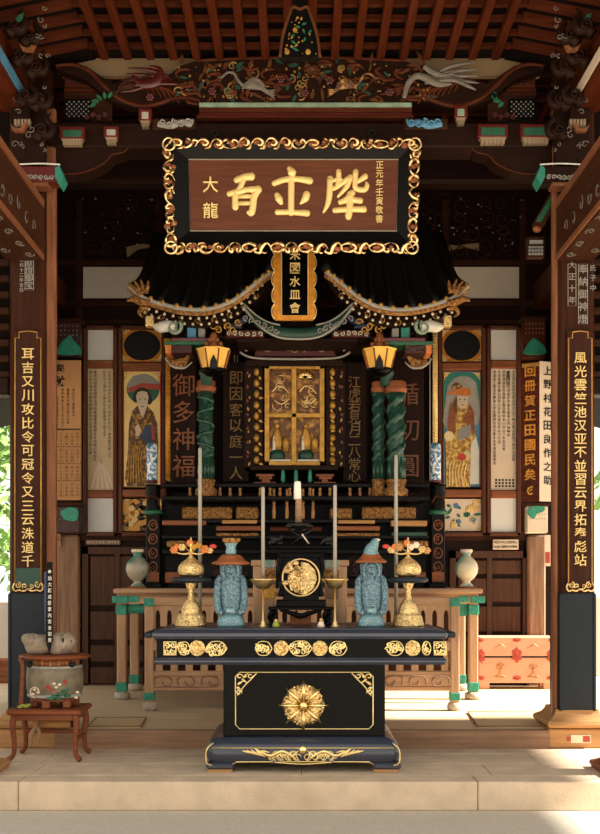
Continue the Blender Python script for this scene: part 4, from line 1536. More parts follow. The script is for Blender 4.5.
for a, b, t_, u, mt in ((162, 206, 520.5, 525, 'copper wood'), (222, 257, 520, 523.5, 'tan wood'), (216, 262, 526, 530.5, 'copper wood'), (216, 258, 533, 536, 'ochre carving'),
                       (338, 375, 520, 523.5, 'tan wood'), (334, 380, 526, 530.5, 'copper wood'), (336, 380, 533, 536, 'ochre carving'), (391, 427, 520.5, 526, 'tan wood'),
                       (270, 290, 527, 531, 'red brown across'), (308, 322, 527, 531, 'red brown across')):
    MB().boxP(a, b, t_, u, 9.84, 9.98, .006).build('tier_strip', mt, ta)
MB().boxP(392, 427, 532, 536, 9.85, 9.98, .005).build('green_strip', 'dark green', ta)
for cx in (184, 413):
    m = MB()
    c0, c1 = P(cx - 17, 544, 9.86), P(cx + 15, 544, 9.86)
    m.tube([c0, c0.lerp(c1, .1), c0.lerp(c1, .9), c1], [.025, .036, .036, .025], 10)
    m.build('carved_roller', 'ochre carving', ta)
m = MB(); rr = random.Random(4)
for s in (-1, 1):
    for i in range(22):
        px = CX - 2 + s * rr.uniform(52, 84); py = rr.uniform(558, 584)
        m.spiral(px, py, rr.uniform(2.5, 5), 10.08, 1.2, i, s, .9)
m.clamp(TT).build('dark_red_carving', 'dotted red brown', ta)
MB().boxP(166, 426, 577, 592, 10.0, 10.14, .02).clamp(TT).build('tier_base', 'black frame paint', ta)
m = MB()
for px in (172, 418):
    m.boxP(px - 7, px + 8, 572, 583, 9.88, 10.0, .01)
m.build('orange_block', 'copper wood', ta)

# pedestal pieces under the window
m = MB()
m.boxP(256, 274, 474, 476, 9.95, 10.3).boxP(259, 272, 476, 479, 9.96, 10.3).boxP(254, 276, 482, 485, 9.95, 10.3).boxP(262, 270, 478, 483, 9.98, 10.3)
m.boxP(316, 334, 474, 476, 9.95, 10.3).boxP(319, 332, 476, 479, 9.96, 10.3).boxP(314, 336, 482, 485, 9.95, 10.3).boxP(322, 328, 478, 483, 9.98, 10.3)
m.build('window_pedestal', 'copper wood', ta)
m = MB()
for px in (283, 296, 310):
    m.latheP(px, [(1.6, 483), (2.2, 480), (2.0, 473), (1.5, 470)], 9.95, 8)
m.build('teal_post', 'teal paint', ta)
m = MB()
for px in (274, 287, 303, 313):
    m.latheP(px, [(1.6, 519), (1.9, 512), (1.2, 505), (1.6, 500), (1.2, 492), (1.6, 489)], 9.9, 8)
m.build('turned_post', 'tan wood', ta)

# side posts of the altar
for s, cx, lab in ((-1, 153, 'dark carved post with a green ring, in front of the dark robed deity'), (1, 438, 'dark carved post with a green ring, in front of the gold robed deity')):
    Dp = 9.95
    q = thing('carved_post', lab, 'post', P(cx, 590, Dp))
    m = MB().boxP(cx - 7, cx + 7, 514, 592, Dp, Dp + .14, .01)
    m.latheP(cx, [(7, 512), (7.5, 508), (6, 500), (8, 494), (7, 488), (9, 485), (.1, 484)], Dp + .07, 12)
    m.clamp(TT).build('post_body', 'black frame paint', q)
    MB().latheP(cx, [(8.6, 515), (9.6, 513.5), (9.6, 511.5), (8.4, 510)], Dp + .07, 16).build('green_ring', 'green paint', q)
    m = MB()
    for i in range(4):
        m.tubeP([(cx + 4.2 * math.cos(a), 525 + i * 14 - 5 * math.sin(a)) for a in [k_ * .7 for k_ in range(9)]], Dp - .004, .8, 5, True, k=2)
        m.spiral(cx, 525 + i * 14, 2.6, Dp - .003, 1, i, 1, .7)
    m.build('ring_carving', 'copper wood', q)
    MB().boxP(cx - 6, cx + 6, 572, 582, Dp - .02, Dp, .004).build('post_panel', 'copper wood', q)
    m = MB().tubeP([(cx - 6, 503), (cx - 2, 496), (cx + 5, 499), (cx + 6, 506)], Dp - .02, [1, 2, 1.6, .8], 6)
    m.build('leaf_carving', 'dark wood across', q)
    MB().boxP(cx - 9, cx + 8.5, 583.5, 591, Dp - .02, Dp + .16, .006).clamp(TT).build('post_base', 'black frame paint', q)
# ================================================================== painted and lettered leaves on the back wall
DP = 11.04


def leaf_frame(q, a, b, top, bot, rails, mt='leaf frame wood'):
    m = MB()
    m.boxP(a, a + 4, top, bot, DP, DP + .1, .008).boxP(b - 4, b, top, bot, DP, DP + .1, .008)
    m.boxP(a, b, top, top + 4, DP, DP + .1, .008).boxP(a, b, bot - 4, bot, DP, DP + .1, .008)
    m.build('leaf_frame', mt, q)
    for r_ in rails:
        MB().boxP(a + 3.8, b - 3.8, r_ - 4, r_ + 4, DP + .01, DP + .09, .012).build('leaf_rail', 'copper wood', q)


def corners(m, a, b, t, u, k, D, all4=True):
    for (x, sx) in ((a, 1), (b, -1)):
        for (y, sy) in ((t, 1), (u, -1)) if all4 else ((t, 1),):
            m.prismP([(x, y), (x + sx * k, y), (x + sx * k * .55, y + sy * k * .25), (x + sx * k * .25, y + sy * k * .6), (x, y + sy * k)], D, .012)


def deity_leaf(s):
    a, b = (118, 166) if s < 0 else (438, 486)
    lab = ('wall leaf with a painting of a dark robed deity under a green halo' if s < 0 else 'wall leaf with a painting of a gold robed hatted deity on blue green')
    q = thing('painted_leaf', lab, 'panel', P((a + b) / 2, 536, DP))
    leaf_frame(q, a, b, 325, 536, (366, 493))
    ia, ib = a + 4.5, b - 4.5
    D0 = DP + .05
    MB().boxP(ia, ib, 329.5, 361.5, D0, D0 + .03).build('oval_panel', 'orange gold', q)
    MB().ellP((ia + ib) / 2, 345.5, 18.2, 15, D0 - .012, .012, 28, .004).build('dark_oval', 'iron', q)
    m = MB(); corners(m, ia, ib, 329.5, 361.5, 8, D0 - .01); m.build('gilt_corner', 'carved gold', q)
    # the painting
    pt = MB().boxP(ia, ib, 371, 487, D0, D0 + .03).build('deity_painting', 'gold leaf paint' if s < 0 else 'blue paint', q)
    MB().tubeP([(ia + .7, 371.5), (ib - .7, 371.5), (ib - .7, 486.5), (ia + .7, 486.5)], D0 - .003, .8, 4, True, k=1).build('red_border', 'red paint' if s < 0 else 'copper wood', pt)
    cx = (ia + ib) / 2
    D1 = D0 - .008
    fx = lambda u: cx + u
    if s < 0:
        m = MB().ellP(cx + 1, 389, 16.5, 15, D1, .01, 26); m.build('green_halo', 'green paint', pt)
        MB().prismP([(fx(-15), 384), (fx(-9), 376), (fx(0), 374), (fx(10), 376), (fx(18), 383), (fx(18), 386), (fx(-14), 392)], D1 - .004, .006).build('pale_canopy', 'grey paint', pt)
        MB().prismP([(fx(-14), 388), (fx(0), 383), (fx(18), 384), (fx(18), 390), (fx(0), 388), (fx(-13), 393)], D1 - .006, .006).build('red_brim', 'red paint', pt)
        MB().prismP([(fx(-8), 402), (fx(-8), 393), (fx(-3), 388), (fx(3), 388), (fx(8), 393), (fx(9), 404)], D1 - .008, .006, sm=3).build('dark_hair', 'ink', pt)
        MB().prismP([(fx(-13), 424), (fx(-10), 411), (fx(-4), 405), (fx(4), 405), (fx(11), 412), (fx(15), 424), (fx(16), 446), (fx(13), 486), (fx(-15), 486), (fx(-17), 478), (fx(-14), 450)], D1 - .006, .008).build('robe', 'robe brown', pt)
        MB().prismP([(fx(-6), 396), (fx(-4), 392), (fx(0), 391), (fx(5), 392), (fx(6.5), 397), (fx(5.5), 405), (fx(3), 412), (fx(1), 418), (fx(-2), 412), (fx(-4.5), 405)], D1 - .012, .006).build('face', 'skin paint', pt)
        m = MB()
        for u in (-2.4, 2.6):
            m.ellP(fx(u + .4), 399, 1.3, .5, D1 - .014, .002, 8)
        m.boxP(fx(-1.2), fx(1.6), 406.2, 407, D1 - .014, D1 - .012)
        m.build('eyes_and_mouth', 'ink', pt)
        m = MB().tubeP([(fx(-9), 414), (fx(-3), 424), (fx(1), 432)], D1 - .008, 1.2, 5).tubeP([(fx(9), 413), (fx(4), 422), (fx(-1), 434)], D1 - .008, 1.2, 5)
        for i in range(6):
            m.tubeP([(fx(-12 + i * 3), 440 + (i % 2) * 4), (fx(-13 + i * 2.4), 460), (fx(-14 + i * 3), 483)], D1 - .008, .8, 5)
        m.build('robe_fold', 'old gold', pt)
        MB().prismP([(fx(-7), 428), (fx(-3), 422), (fx(0), 428), (fx(-2), 436), (fx(-6), 436)], D1 - .012, .006).build('hand', 'skin paint', pt)
        MB().prismP([(fx(-3), 436), (fx(2), 424), (fx(12), 426), (fx(13), 440), (fx(5), 444)], D1 - .012, .006).build('dark_sleeve', 'indigo', pt)
        MB().prismP([(fx(9), 426), (fx(12), 425), (fx(13), 440), (fx(10), 440)], D1 - .016, .006).build('red_cuff', 'red paint', pt)
        MB().prismP([(fx(4), 446), (fx(14), 446), (fx(14), 484), (fx(5), 484)], D1 - .01, .006).build('teal_apron', 'teal vase glaze', pt)
        m = MB(); corners(m, ia + 1.5, ib - 1.5, 373, 486, 8, D1 - .002, False); m.build('gilt_corner', 'carved gold', pt)
    else:
        MB().prismP([(fx(-19), 376), (fx(-14), 373), (fx(14), 373), (fx(19), 376), (fx(19), 400), (fx(-19), 420)], D1, .008).build('teal_sky', 'teal paint', pt)
        MB().prismP([(fx(-17), 428), (fx(-16), 400), (fx(-14), 386), (fx(-7), 378), (fx(2), 376), (fx(10), 379), (fx(15), 388), (fx(16), 424)], D1 - .003, .006, sm=3).build('pale_halo', 'grey white carving', pt)
        MB().prismP([(fx(-13), 425), (fx(-13), 410), (fx(-6), 402), (fx(4), 403), (fx(9), 408), (fx(12), 420), (fx(14), 440), (fx(12), 464), (fx(8), 487), (fx(-16), 487), (fx(-16), 452), (fx(-17), 438)], D1 - .006, .008).build('robe', 'robe gold', pt)
        MB().ellP(fx(-5), 387, 5.5, 4.5, D1 - .01, .008, 12).build('dark_plume', 'robe brown', pt)
        MB().prismP([(fx(-15), 392), (fx(-6), 390), (fx(-2), 388), (fx(7), 388), (fx(9), 391), (fx(8), 396), (fx(-3), 395), (fx(-14), 394)], D1 - .012, .006).build('hat_brim', 'flower orange', pt)
        MB().prismP([(fx(-5), 396), (fx(6), 396), (fx(6), 402), (fx(3), 408), (fx(0), 409), (fx(-4), 406)], D1 - .010, .006).build('face', 'skin paint', pt)
        m = MB().ellP(fx(-2), 399.5, 1.1, .5, D1 - .012, .002, 8).ellP(fx(3), 399.5, 1.1, .5, D1 - .012, .002, 8).boxP(fx(-1), fx(2.2), 404.6, 405.3, D1 - .012, D1 - .01)
        m.build('eyes_and_mouth', 'ink', pt)
        MB().prismP([(fx(-10), 404), (fx(-5), 396), (fx(-5), 412), (fx(-9), 416)], D1 - .009, .005).build('dark_hair', 'robe brown', pt)
        m = MB().prismP([(fx(-14), 422), (fx(-11), 402), (fx(-7), 412), (fx(-6), 432), (fx(-14), 440)], D1 - .011, .006).prismP([(fx(1), 420), (fx(8), 404), (fx(12), 412), (fx(13), 434)], D1 - .011, .006)
        m.build('orange_collar', 'copper wood', pt)
        MB().prismP([(fx(-5), 432), (fx(0), 427), (fx(9), 424), (fx(9), 436), (fx(-4), 441)], D1 - .014, .006).build('lilac_sash', 'grey paint', pt)
        MB().ellP(fx(0), 457, 4.4, 3.6, D1 - .014, .008, 12).build('red_fruit', 'flower red', pt)
        MB().ellP(fx(5), 455, 3.4, 5, D1 - .013, .006, 12).ellP(fx(-13), 436, 5, 5, D1 - .013, .006, 12).build('gilt_disc', 'gold', pt)
        MB().prismP([(fx(9), 444), (fx(14), 436), (fx(17), 450), (fx(17), 484), (fx(8), 484)], D1 - .008, .006).build('white_apron', 'white paint', pt)
        m = MB()
        for i in range(6):
            m.tubeP([(fx(-12 + i * 3.4), 462), (fx(-13 + i * 3), 474), (fx(-13 + i * 3.6), 486)], D1 - .008, .8, 5)
        m.build('robe_fold', 'gold leaf paint', pt)
        m = MB(); corners(m, ia + 1.5, ib - 1.5, 372.5, 486, 8, D1 - .008, False); m.build('gilt_corner', 'carved gold', pt)
    fl = MB().boxP(ia, ib, 499, 531, D0, D0 + .03).build('flower_painting', 'dark flower panel' if s < 0 else 'pale board', q)
    rr = random.Random(14 + s)
    m = MB(); g = MB(); k = MB()
    for i in range(7):
        m.flower(rr.uniform(ia + 5, ib - 5), rr.uniform(503, 527), rr.uniform(2.4, 4), D0 - .003, 5, .006)
    for i in range(12):
        g.leaf(rr.uniform(ia + 6, ib - 8), rr.uniform(504, 526), rr.uniform(5, 9), 3.4, rr.uniform(0, 6), D0 - .004, .004)
    for i in range(3):
        k.flower(rr.uniform(ia + 6, ib - 6), rr.uniform(505, 525), 2.8, D0 - .006, 5, .006)
    m.build('painted_blossom', 'gold leaf paint', fl); g.build('painted_leaf_spray', 'black frame paint' if s < 0 else 'green paint', fl); k.build('painted_blue_blossom', 'flower orange' if s < 0 else 'blue paint', fl)
    m = MB(); corners(m, ia, ib, 499, 531, 7, D0 - .006); m.build('gilt_corner', 'carved gold', fl)


deity_leaf(-1); deity_leaf(1)
KAN = '神天地日月山川水火木金土人心道法福寿光明清浄大小上中下春夏秋冬東西南北風雲花鳥松竹梅石玉名文字書年'


def text_leaf(s):
    a, b = (83, 117) if s < 0 else (487, 521)
    lab = ('wall leaf with two white squares and a wrinkled written sheet, beside the dark robed deity' if s < 0
           else 'wall leaf with two white squares and a glazed written sheet, beside the gold robed deity')
    q = thing('lettered_leaf', lab, 'panel', P((a + b) / 2, 536, DP))
    leaf_frame(q, a, b, 325, 536, (364, 494))
    D0 = DP + .05
    for t_, u in ((329, 360), (498, 532)):
        MB().boxP(a + 4, b - 4, t_, u, D0, D0 + .02).build('white_square', 'white panel', q)
    sh_ = MB().boxP(a + 4, b - 4, 368, 490, D0, D0 + .02).build('writing_sheet', 'paper' if s < 0 else 'pale board', q)
    m = MB(); rr = random.Random(40 + s)
    for col in range(5):
        px = a + 7.5 + col * 4.7
        if col == 2 and s < 0: continue
        n = rr.randint(20, 27) if col != 3 else 18
        m.glyphP(''.join(rr.choice(KAN) for _ in range(n)), px, 372, 372 + n * 3.5, 3.1, D0 - .001, .002)
    if s > 0: m.glyphP('奉納日吉', 508, 373, 384, 4.2, D0 - .002, .002)
    m.build('fine_writing', 'ink', sh_)
    if s < 0:
        m = MB()
        for i in range(5):
            m.prismP([(100 - 1 + i * .5, 460), (100 + i * .6, 460), (93 + i * 5.5, 489), (90 + i * 5.5, 489)], D0 - .003, .003)
        m.build('wrinkled_film', 'pale board', sh_)
    else:
        m = MB()
        for i in range(6):
            for j in range(3):
                m.boxP(495 + i * 3.4, 497.2 + i * 3.4, 479 + j * 3, 481 + j * 3, D0 - .002, D0)
        m.build('name_grid', 'ink', sh_)


text_leaf(-1); text_leaf(1)

# notice board and carved brackets at the far ends of the wall
Dn = 10.7
q = thing('notice_board', 'brown notice board with black writing above a grid of name plates, beside the left column', 'board', P(67, 500, Dn))
MB().boxP(52, 81, 360, 500, Dn, Dn + .03, .005).build('board', 'poster board', q)
m = MB().glyphP('奉献', 59.5, 369, 381, 11, Dn - .002, .003, .02)
rr = random.Random(6)
for c in range(4):
    m.glyphP(''.join(rr.choice(KAN) for _ in range(14 - 2 * c)), 57 + 5.5 * c, 390 if c else 398, 390 + (13 - 2 * c) * 3.6, 2.8, Dn - .002, .002)
m.build('black_writing', 'ink', q)
for j in range(4):
    for i in range(5):
        o = MB().boxP(53 + i * 5.5, 58 + i * 5.5, 431 + j * 17, 446.5 + j * 17, Dn - .006, Dn - .001, .001)
        o.build('small_tile', 'poster board' if (i + j) % 2 else 'tan wood', q)
m = MB()
for j in range(4):
    for i in range(5):
        m.glyphP(''.join(rr.choice(KAN) for _ in range(4)), 55.5 + i * 5.5, 433.5 + j * 17, 444 + j * 17, 2.4, Dn - .0075, .0015)
    m.boxP(52.5, 80.5, 428.6 + j * 17, 430 + j * 17, Dn - .004, Dn)
m.build('name_writing', 'ink', q)


def leaf_bracket(a, b, top, bot, D, tealpts, lab, mt):
    q = thing('carved_bracket', lab, 'bracket', P((a + b) / 2, bot, D))
    MB().boxP(a, b, top, bot, D, D + .12, .01).build('bracket_board', mt, q)
    MB().prismP(tealpts, D - .02, .02, .006, sm=3).build('teal_leaf', 'teal fitting', q)
    m = MB()
    n = 0
    for i in range(6):
        for j in range(3):
            m.ballP(a + 3 + (b - a - 6) * i / 5, top + 4 + j * 4.5, .6, D - .004, depth=.006, n=5, m=3)
    m.build('pale_dot', 'grey white carving', q)
    MB().boxP(a - 2, b + 2, top - 4, top, D - .03, D + .12, .008).build('bracket_cap', 'dark wood across', q)


leaf_bracket(54, 80, 322, 356, 10.75, [(57, 354), (59, 345), (66, 338), (70, 334), (73, 340), (79, 346), (80, 354)], 'carved bracket with a teal leaf above the notice board', 'dotted red brown')
leaf_bracket(523, 546, 320, 358, 10.75, [(525, 354), (526, 347), (533, 338), (539, 341), (545, 347), (545, 354)], 'carved bracket with a teal leaf above the folded inscribed boards', 'red brown across')
leaf_bracket(53, 80, 506, 533, 10.75, [(61, 511), (70, 507), (78, 510), (77, 520), (70, 521), (63, 518)], 'dark carved block with a green tree below the notice board', 'dotted red brown')
leaf_bracket(527, 548, 506, 533, 10.3, [(528, 510), (534, 505), (544, 505), (544, 511), (537, 514), (534, 519), (529, 515)], 'pale carved block with a teal leaf below the folded inscribed boards', 'pale board')

# two boards meeting at an angle, right end
Db = 10.1
q = thing('folded_boards', 'tall folded pair of inscribed boards, one gold on brown, one black on pale', 'board', P(540, 502, Db))
ex = X(539.5, Db)
def side_board(xa, ya, xb, yb, z0, z1, th):
    d = Vector((xb - xa, yb - ya, 0)).normalized(); n = Vector((-d.y, d.x, 0)) * th
    c = [Vector((xa, ya, 0)), Vector((xb, yb, 0)), Vector((xb, yb, 0)) + n, Vector((xa, ya, 0)) + n]
    m = MB()
    m.add([(p.x, p.y, z) for z in (z0, z1) for p in c], [[0, 1, 2, 3], [7, 6, 5, 4], [0, 4, 5, 1], [1, 5, 6, 2], [2, 6, 7, 3], [3, 7, 4, 0]])
    return m
z0, z1 = Z(501, Db), Z(361, Db)
y0 = Y(Db)
A = (X(523, Db) + .0, y0 + .1); E_ = (ex, y0); B = (X(557, Db), y0 + .07)
side_board(A[0], A[1], E_[0], E_[1], z0, z1, .03).build('brown_board', 'red brown across', q, label='brown board with gold characters')
side_board(E_[0], E_[1], B[0], B[1], z0, z1, .03).build('pale_board', 'pale board', q, label='pale board with black characters')
def text_on(A, B, text, zt, zb, size, mt, name, bold=.01):
    d = Vector((B[0] - A[0], B[1] - A[1], 0)); ang = math.atan2(d.y, d.x)
    c = Vector(((A[0] + B[0]) / 2, (A[1] + B[1]) / 2, 0))
    m = MB()
    n = len(text)
    m.glyphs(text, (0, 0, zt), size, (zt - zb) / (n - 1), .006, bold)
    M = Matrix.Translation(c) @ Matrix.Rotation(ang, 4, 'Z')
    m.xform(M)
    m.build(name, mt, q)
text_on(A, E_, '回冊賀正田國民矣', Z(370, Db), Z(474, Db), .115, 'orange gold', 'gold_inscription', .02)
text_on(E_, B, '上野村花田良作之助', Z(370, Db), Z(480, Db), .095, 'ink', 'black_inscription')
m = MB().spiral(531, 491, 5, Db + .045, 1.6, 0, 1, 1.4)
m.build('scroll_mark', 'old gold', q)
m = side_board(A[0] + .01, A[1] - .012, E_[0] - .005, E_[1] - .012, Z(366, Db), Z(362.5, Db), .012)
m.build('gold_line', 'old gold', q)

# small name plates
q = thing('name_plate', 'small pale plate of black lettering above the right plank door', 'plate', P(506, 550, 11.05))
MB().boxP(493, 518.5, 539.5, 549.5, 11.04, 11.06, .002).build('plate', 'pale board', q)
m = MB()
for j in range(2):
    m.glyphs('', (0, 0, 0), 1)
    for i in range(9):
        vs = KAN[(i * 3 + j * 7) % len(KAN)]
        m.glyphP(vs, 495 + i * 2.65, 542.2 + j * 4.6, 542.2 + j * 4.6, 2.9, 11.037, .002)
m.build('lettering', 'ink', q)
q = thing('name_plate', 'long faint plate of pale lettering above the left plank door', 'plate', P(102, 546, 11.05))
MB().boxP(86, 120, 540, 544.5, 11.10, 11.13).build('plate', 'weathered wood', q)
m = MB()
for i in range(11):
    m.glyphP(KAN[i * 4 % len(KAN)], 88 + i * 3, 542.2, 542.2, 2.6, 11.097, .002)
m.build('lettering', 'pale ink', q)
q = thing('door_tag', 'small weathered paper tag on the wall post beside the left plank door', 'tag', P(58, 546, 11.0))
MB().boxP(55.5, 60.5, 534, 546, 11.05, 11.06).build('paper', 'poster board', q)
m = MB().glyphP('火用心', 58, 536.5, 543.5, 3, 11.048, .001)
m.build('writing', 'ink', q)
q = thing('wall_label', 'pink paper label on the post by the right gap', 'label', P(549, 563, 10.3))
MB().boxP(545, 550.5, 535, 566, 10.28, 10.3).build('paper', 'pale board', q)
m = MB().boxP(545.5, 550, 552, 563, 10.275, 10.28)
m.build('red_seal', 'red paint', q)
# ================================================================== column couplet boards
def couplet(s, text, lab):
    D = 7.925
    a, b, top, bot = (13.5, 42.5, 331, 590) if s < 0 else (567, 593.5, 330, 590)
    q = thing('couplet_board', lab, 'board', P((a + b) / 2, bot, D))
    cx = (a + b) / 2
    MB().boxP(a, b, top, bot, D, D + .022, .004).build('board', 'board brown', q)
    if s < 0:
        MB().boxP(a + 1.5, b - 1.5, 568, 588, D - .003, D, .001).build('green_foot', 'dark green', q)
    m = MB()
    h = (b - a) / 2 - 1.5
    m.tubeP([(cx - h, 585), (cx - h, 338), (cx - h + 4, 338), (cx - h + 4, 332), (cx, 331), (cx + h - 4, 332), (cx + h - 4, 338), (cx + h, 338), (cx + h, 585)], D - .004, .75, 5, k=1)
    m.build('border_line', 'old gold' if s < 0 else 'tan wood', q)
    m = MB()
    m.tubeP([(cx - h, 583), (cx - h - 2, 587), (cx - h, 591), (cx - h + 4, 590), (cx - 4, 591), (cx, 589), (cx + 4, 591), (cx + h - 4, 590), (cx + h, 591), (cx + h + 2, 587), (cx + h, 583)], D - .008, 1.0, 6)
    for u in (-1, 1):
        m.spiral(cx + u * (h - 3), 585, 3.4, D - .008, 1.4, 1.5, u, .9).spiral(cx + u * 3.4, 586, 2.6, D - .008, 1.3, 4, u, .8)
    m.build('scroll_foot', 'carved gold', q)
    y0, y1 = (354, 561) if s < 0 else (358, 560)
    MB().glyphP(text, cx, y0, y1, 11.6, D - .004, .008, .006, 1.05).build('inscription', 'gold leaf paint', q)


couplet(-1, '耳吉又川攻比令可冠令又三云洙道千', 'brown board of gold characters with a green foot, hung on the left column')
couplet(1, '風光雲竺池汉亚不並習云界拓奉彪站', 'brown board of gold characters hung on the right column')

# ================================================================== long table behind the rail
Dt = 9.72
q = thing('altar_table', 'long pale wooden table with teal metal corners carrying the stepped altar', 'table', (0, Y(10.2), .14))
z1 = Z(588.5, Dt)
x0, x1 = X(113, Dt), X(483, Dt)
MB().box(x0, x1, Y(Dt), Y(10.8), z1 - .05, z1, .012).build('table_top', 'rail wood across', q)
MB().box(x0 + .05, x1 - .05, Y(Dt) + .08, Y(10.75), z1 - .15, z1 - .05).build('apron', 'rail wood across', q)
for px in (122, 473):
    for Dl in (9.86, 10.62):
        k = X(px, 9.9)
        lg = MB().box(k - .045, k + .045, Y(Dl), Y(Dl) + .09, .20, z1 - .05, .01).build('leg', 'rail wood upright', q)
        MB().box(k - .052, k + .052, Y(Dl) - .007, Y(Dl) + .097, .22, .31, .006).box(k - .052, k + .052, Y(Dl) - .007, Y(Dl) + .097, z1 - .26, z1 - .16, .006).build('teal_fitting', 'teal fitting', lg)
        MB().lathe([(.06, 0), (.085, .02), (.08, .06), (.05, .075)], (k, Y(Dl) + .045, .14), 10).build('stone_foot', 'foot stone', lg)
for s, px in ((-1, 119), (1, 478)):
    m = MB().boxP(px - 7, px + 9 if s < 0 else px + 7, 596, 603, Dt + .06, Dt + .09, .004)
    m.boxP(px + (9 if s < 0 else -20), px + (20 if s < 0 else -9), 596, 602, Dt + .07, Dt + .09, .003)
    m.build('teal_corner', 'teal fitting', q)
m = MB().boxP(128, 146, 605, 612, 9.9, 9.93, .004).boxP(458, 468, 605, 616, 9.9, 9.93, .004)
for i in range(6):
    m.ballP(130 + 3 * i, 612, (1.6, 2), 9.9, n=6, m=4)
m.build('teal_valance', 'teal fitting', q)

# ================================================================== balustrade in front of it
Dr = 9.05
q = thing('altar_rail', 'pale wooden balustrade with pointed slots, standing behind the black altar', 'rail', (0, Y(Dr), .14))
zt = Z(597, Dr)
for s, px in ((-1, 149), (1, 455)):
    k = X(px, Dr)
    lg = MB().box(k - .04, k + .04, Y(Dr) - .01, Y(Dr) + .08, .21, zt, .008).build('post', 'rail wood upright', q)
    MB().box(k - .046, k + .046, Y(Dr) - .016, Y(Dr) + .086, .235, .305, .005).box(k - .046, k + .046, Y(Dr) - .016, Y(Dr) + .086, zt - .085, zt - .01, .005).build('teal_fitting', 'teal fitting', lg)
    MB().lathe([(.05, 0), (.068, .02), (.064, .06), (.04, .085)], (k, Y(Dr) + .035, .14), 10).build('stone_foot', 'foot stone', lg)
    m = MB().box(k + s * .05, k + s * .20, Y(Dr) + .02, Y(Dr) + .05, .16, .2).tubeP([(px - s * 12, 704), (px - s * 4, 703)], Dr, 1.4, 5, k=1)
MB().boxP(152, 452, 597, 606, Dr, Dr + .06, .01).boxP(152, 452, 641, 651, Dr + .005, Dr + .055, .01).build('rail_bar', 'rail wood across', q)
m = MB()
n = 26
pw = 300 / n
for i in range(n + 1):
    c = 152 + i * pw
    hw = pw * .29
    pts = [(c - hw, 641), (c - hw, 616)]
    for j in range(5):
        a = j / 4 * PI / 2
        pts.append((c - hw - (pw / 2 - hw) * (1 - math.cos(a)), 616 - 6 * math.sin(a)))
    top = [(c - pw / 2, 605), (c + pw / 2, 605)]
    r_ = [(2 * c - x_, y_) for x_, y_ in reversed(pts)]
    poly = pts + top + r_
    poly = [(min(452, max(152, x_)), y_) for x_, y_ in poly]
    m.prismP(poly, Dr + .015, .03)
m.build('slotted_panel', 'rail wood upright', q)
m = MB()
n = 20
for i in range(n):
    c = 159 + i * 286 / (n - 1)
    m.boxP(c - 3.6, c + 3.6, 650, 673, Dr + .012, Dr + .045, .004)
m.build('lower_slat', 'rail wood upright', q)
MB().boxP(152, 452, 671, 691, Dr, Dr + .06, .01).build('bottom_rail', 'rail wood across', q)
m = MB()
for s in (-1, 1):
    f = lambda u: 302 + s * u
    for c in (139, 116, 92):
        m.tubeP([(f(c + 8), 685), (f(c + 8), 678), (f(c), 676), (f(c - 8), 679), (f(c - 7), 685), (f(c - 1), 685), (f(c + 1), 681)], Dr - .004, .9, 5)
    m.tubeP([(f(148), 676.5), (f(130), 676), (f(84), 676)], Dr - .003, .5, 4).tubeP([(f(148), 687), (f(84), 687)], Dr - .003, .5, 4, k=1)
m.build('carved_swirl', 'sill wood', q)
MB().boxP(152, 452, 598, 690, Dr + .56, Dr + .6).build('slot_shade_board', 'dark wood across', q)  # dark sheet added in place of the shade seen through the slots

# ================================================================== vases on the long table
def vase(px, lab, glaze, D=9.83):
    zb = z1
    q = thing('vase', lab, 'vase', (X(px, D), Y(D), zb))
    c = (X(px, D), Y(D), zb + .018)
    k = D / F
    MB().lathe([(6.5 * k, 0), (7 * k, .01), (5 * k, .028), (3.6 * k, .04), (4.4 * k, .055), (8.2 * k, .085), (11 * k, .13), (11.8 * k, .175), (10.8 * k, .225), (7.5 * k, .27), (4.4 * k, .295), (3.9 * k, .315), (5.4 * k, .33), (5.6 * k, .365), (4 * k, .365), (3.4 * k, .33), (.001, .32)], c, 20).build('vase_body', glaze, q)
    MB().lathe([(5.7 * k, .337), (6.3 * k, .35), (5.8 * k, .366)], c, 18).build('rim', 'pale board', q)
    MB().lathe([(9 * k, .0), (10 * k, .008), (9 * k, .018)], (c[0], c[1], zb), 16).build('wooden_saucer', 'copper wood', q)


vase(137.5, 'round footed vase of grey and teal glaze at the left end of the long table', 'teal vase glaze')
vase(466.5, 'round footed vase of pale cream glaze at the right end of the long table', 'pale vase glaze')

# ================================================================== the black front altar
DA = 6.95
al = thing('black_altar', 'black lacquered altar table with a big gold flower on its pedestal', 'altar', (.01, Y(7.3), 0))
zt = 1.0
xl, xr = -1.0, 1.0
ya, yb = Y(DA), Y(7.86)
MB().box(xl - .03, xr + .03, ya - .02, yb + .02, zt - .075, zt - .015, .02).box(xl + .05, xr - .05, ya + .02, yb - .02, zt - .016, zt, .006).build('table_top', 'blue black lacquer', al)
MB().box(xl, xr, ya + .02, yb - .02, zt - .21, zt - .07).build('apron', 'black lacquer', al)
MB().box(xl - .025, xr + .025, ya - .01, yb + .01, zt - .255, zt - .205, .02).build('lower_moulding', 'blue black lacquer', al)
MB().box(-.54, .60, ya + .10, yb - .1, .2, zt - .25, .006).build('pedestal', 'black lacquer', al)
m = MB()
a, b = -.66, .70
y0, y1 = ya - .03, yb
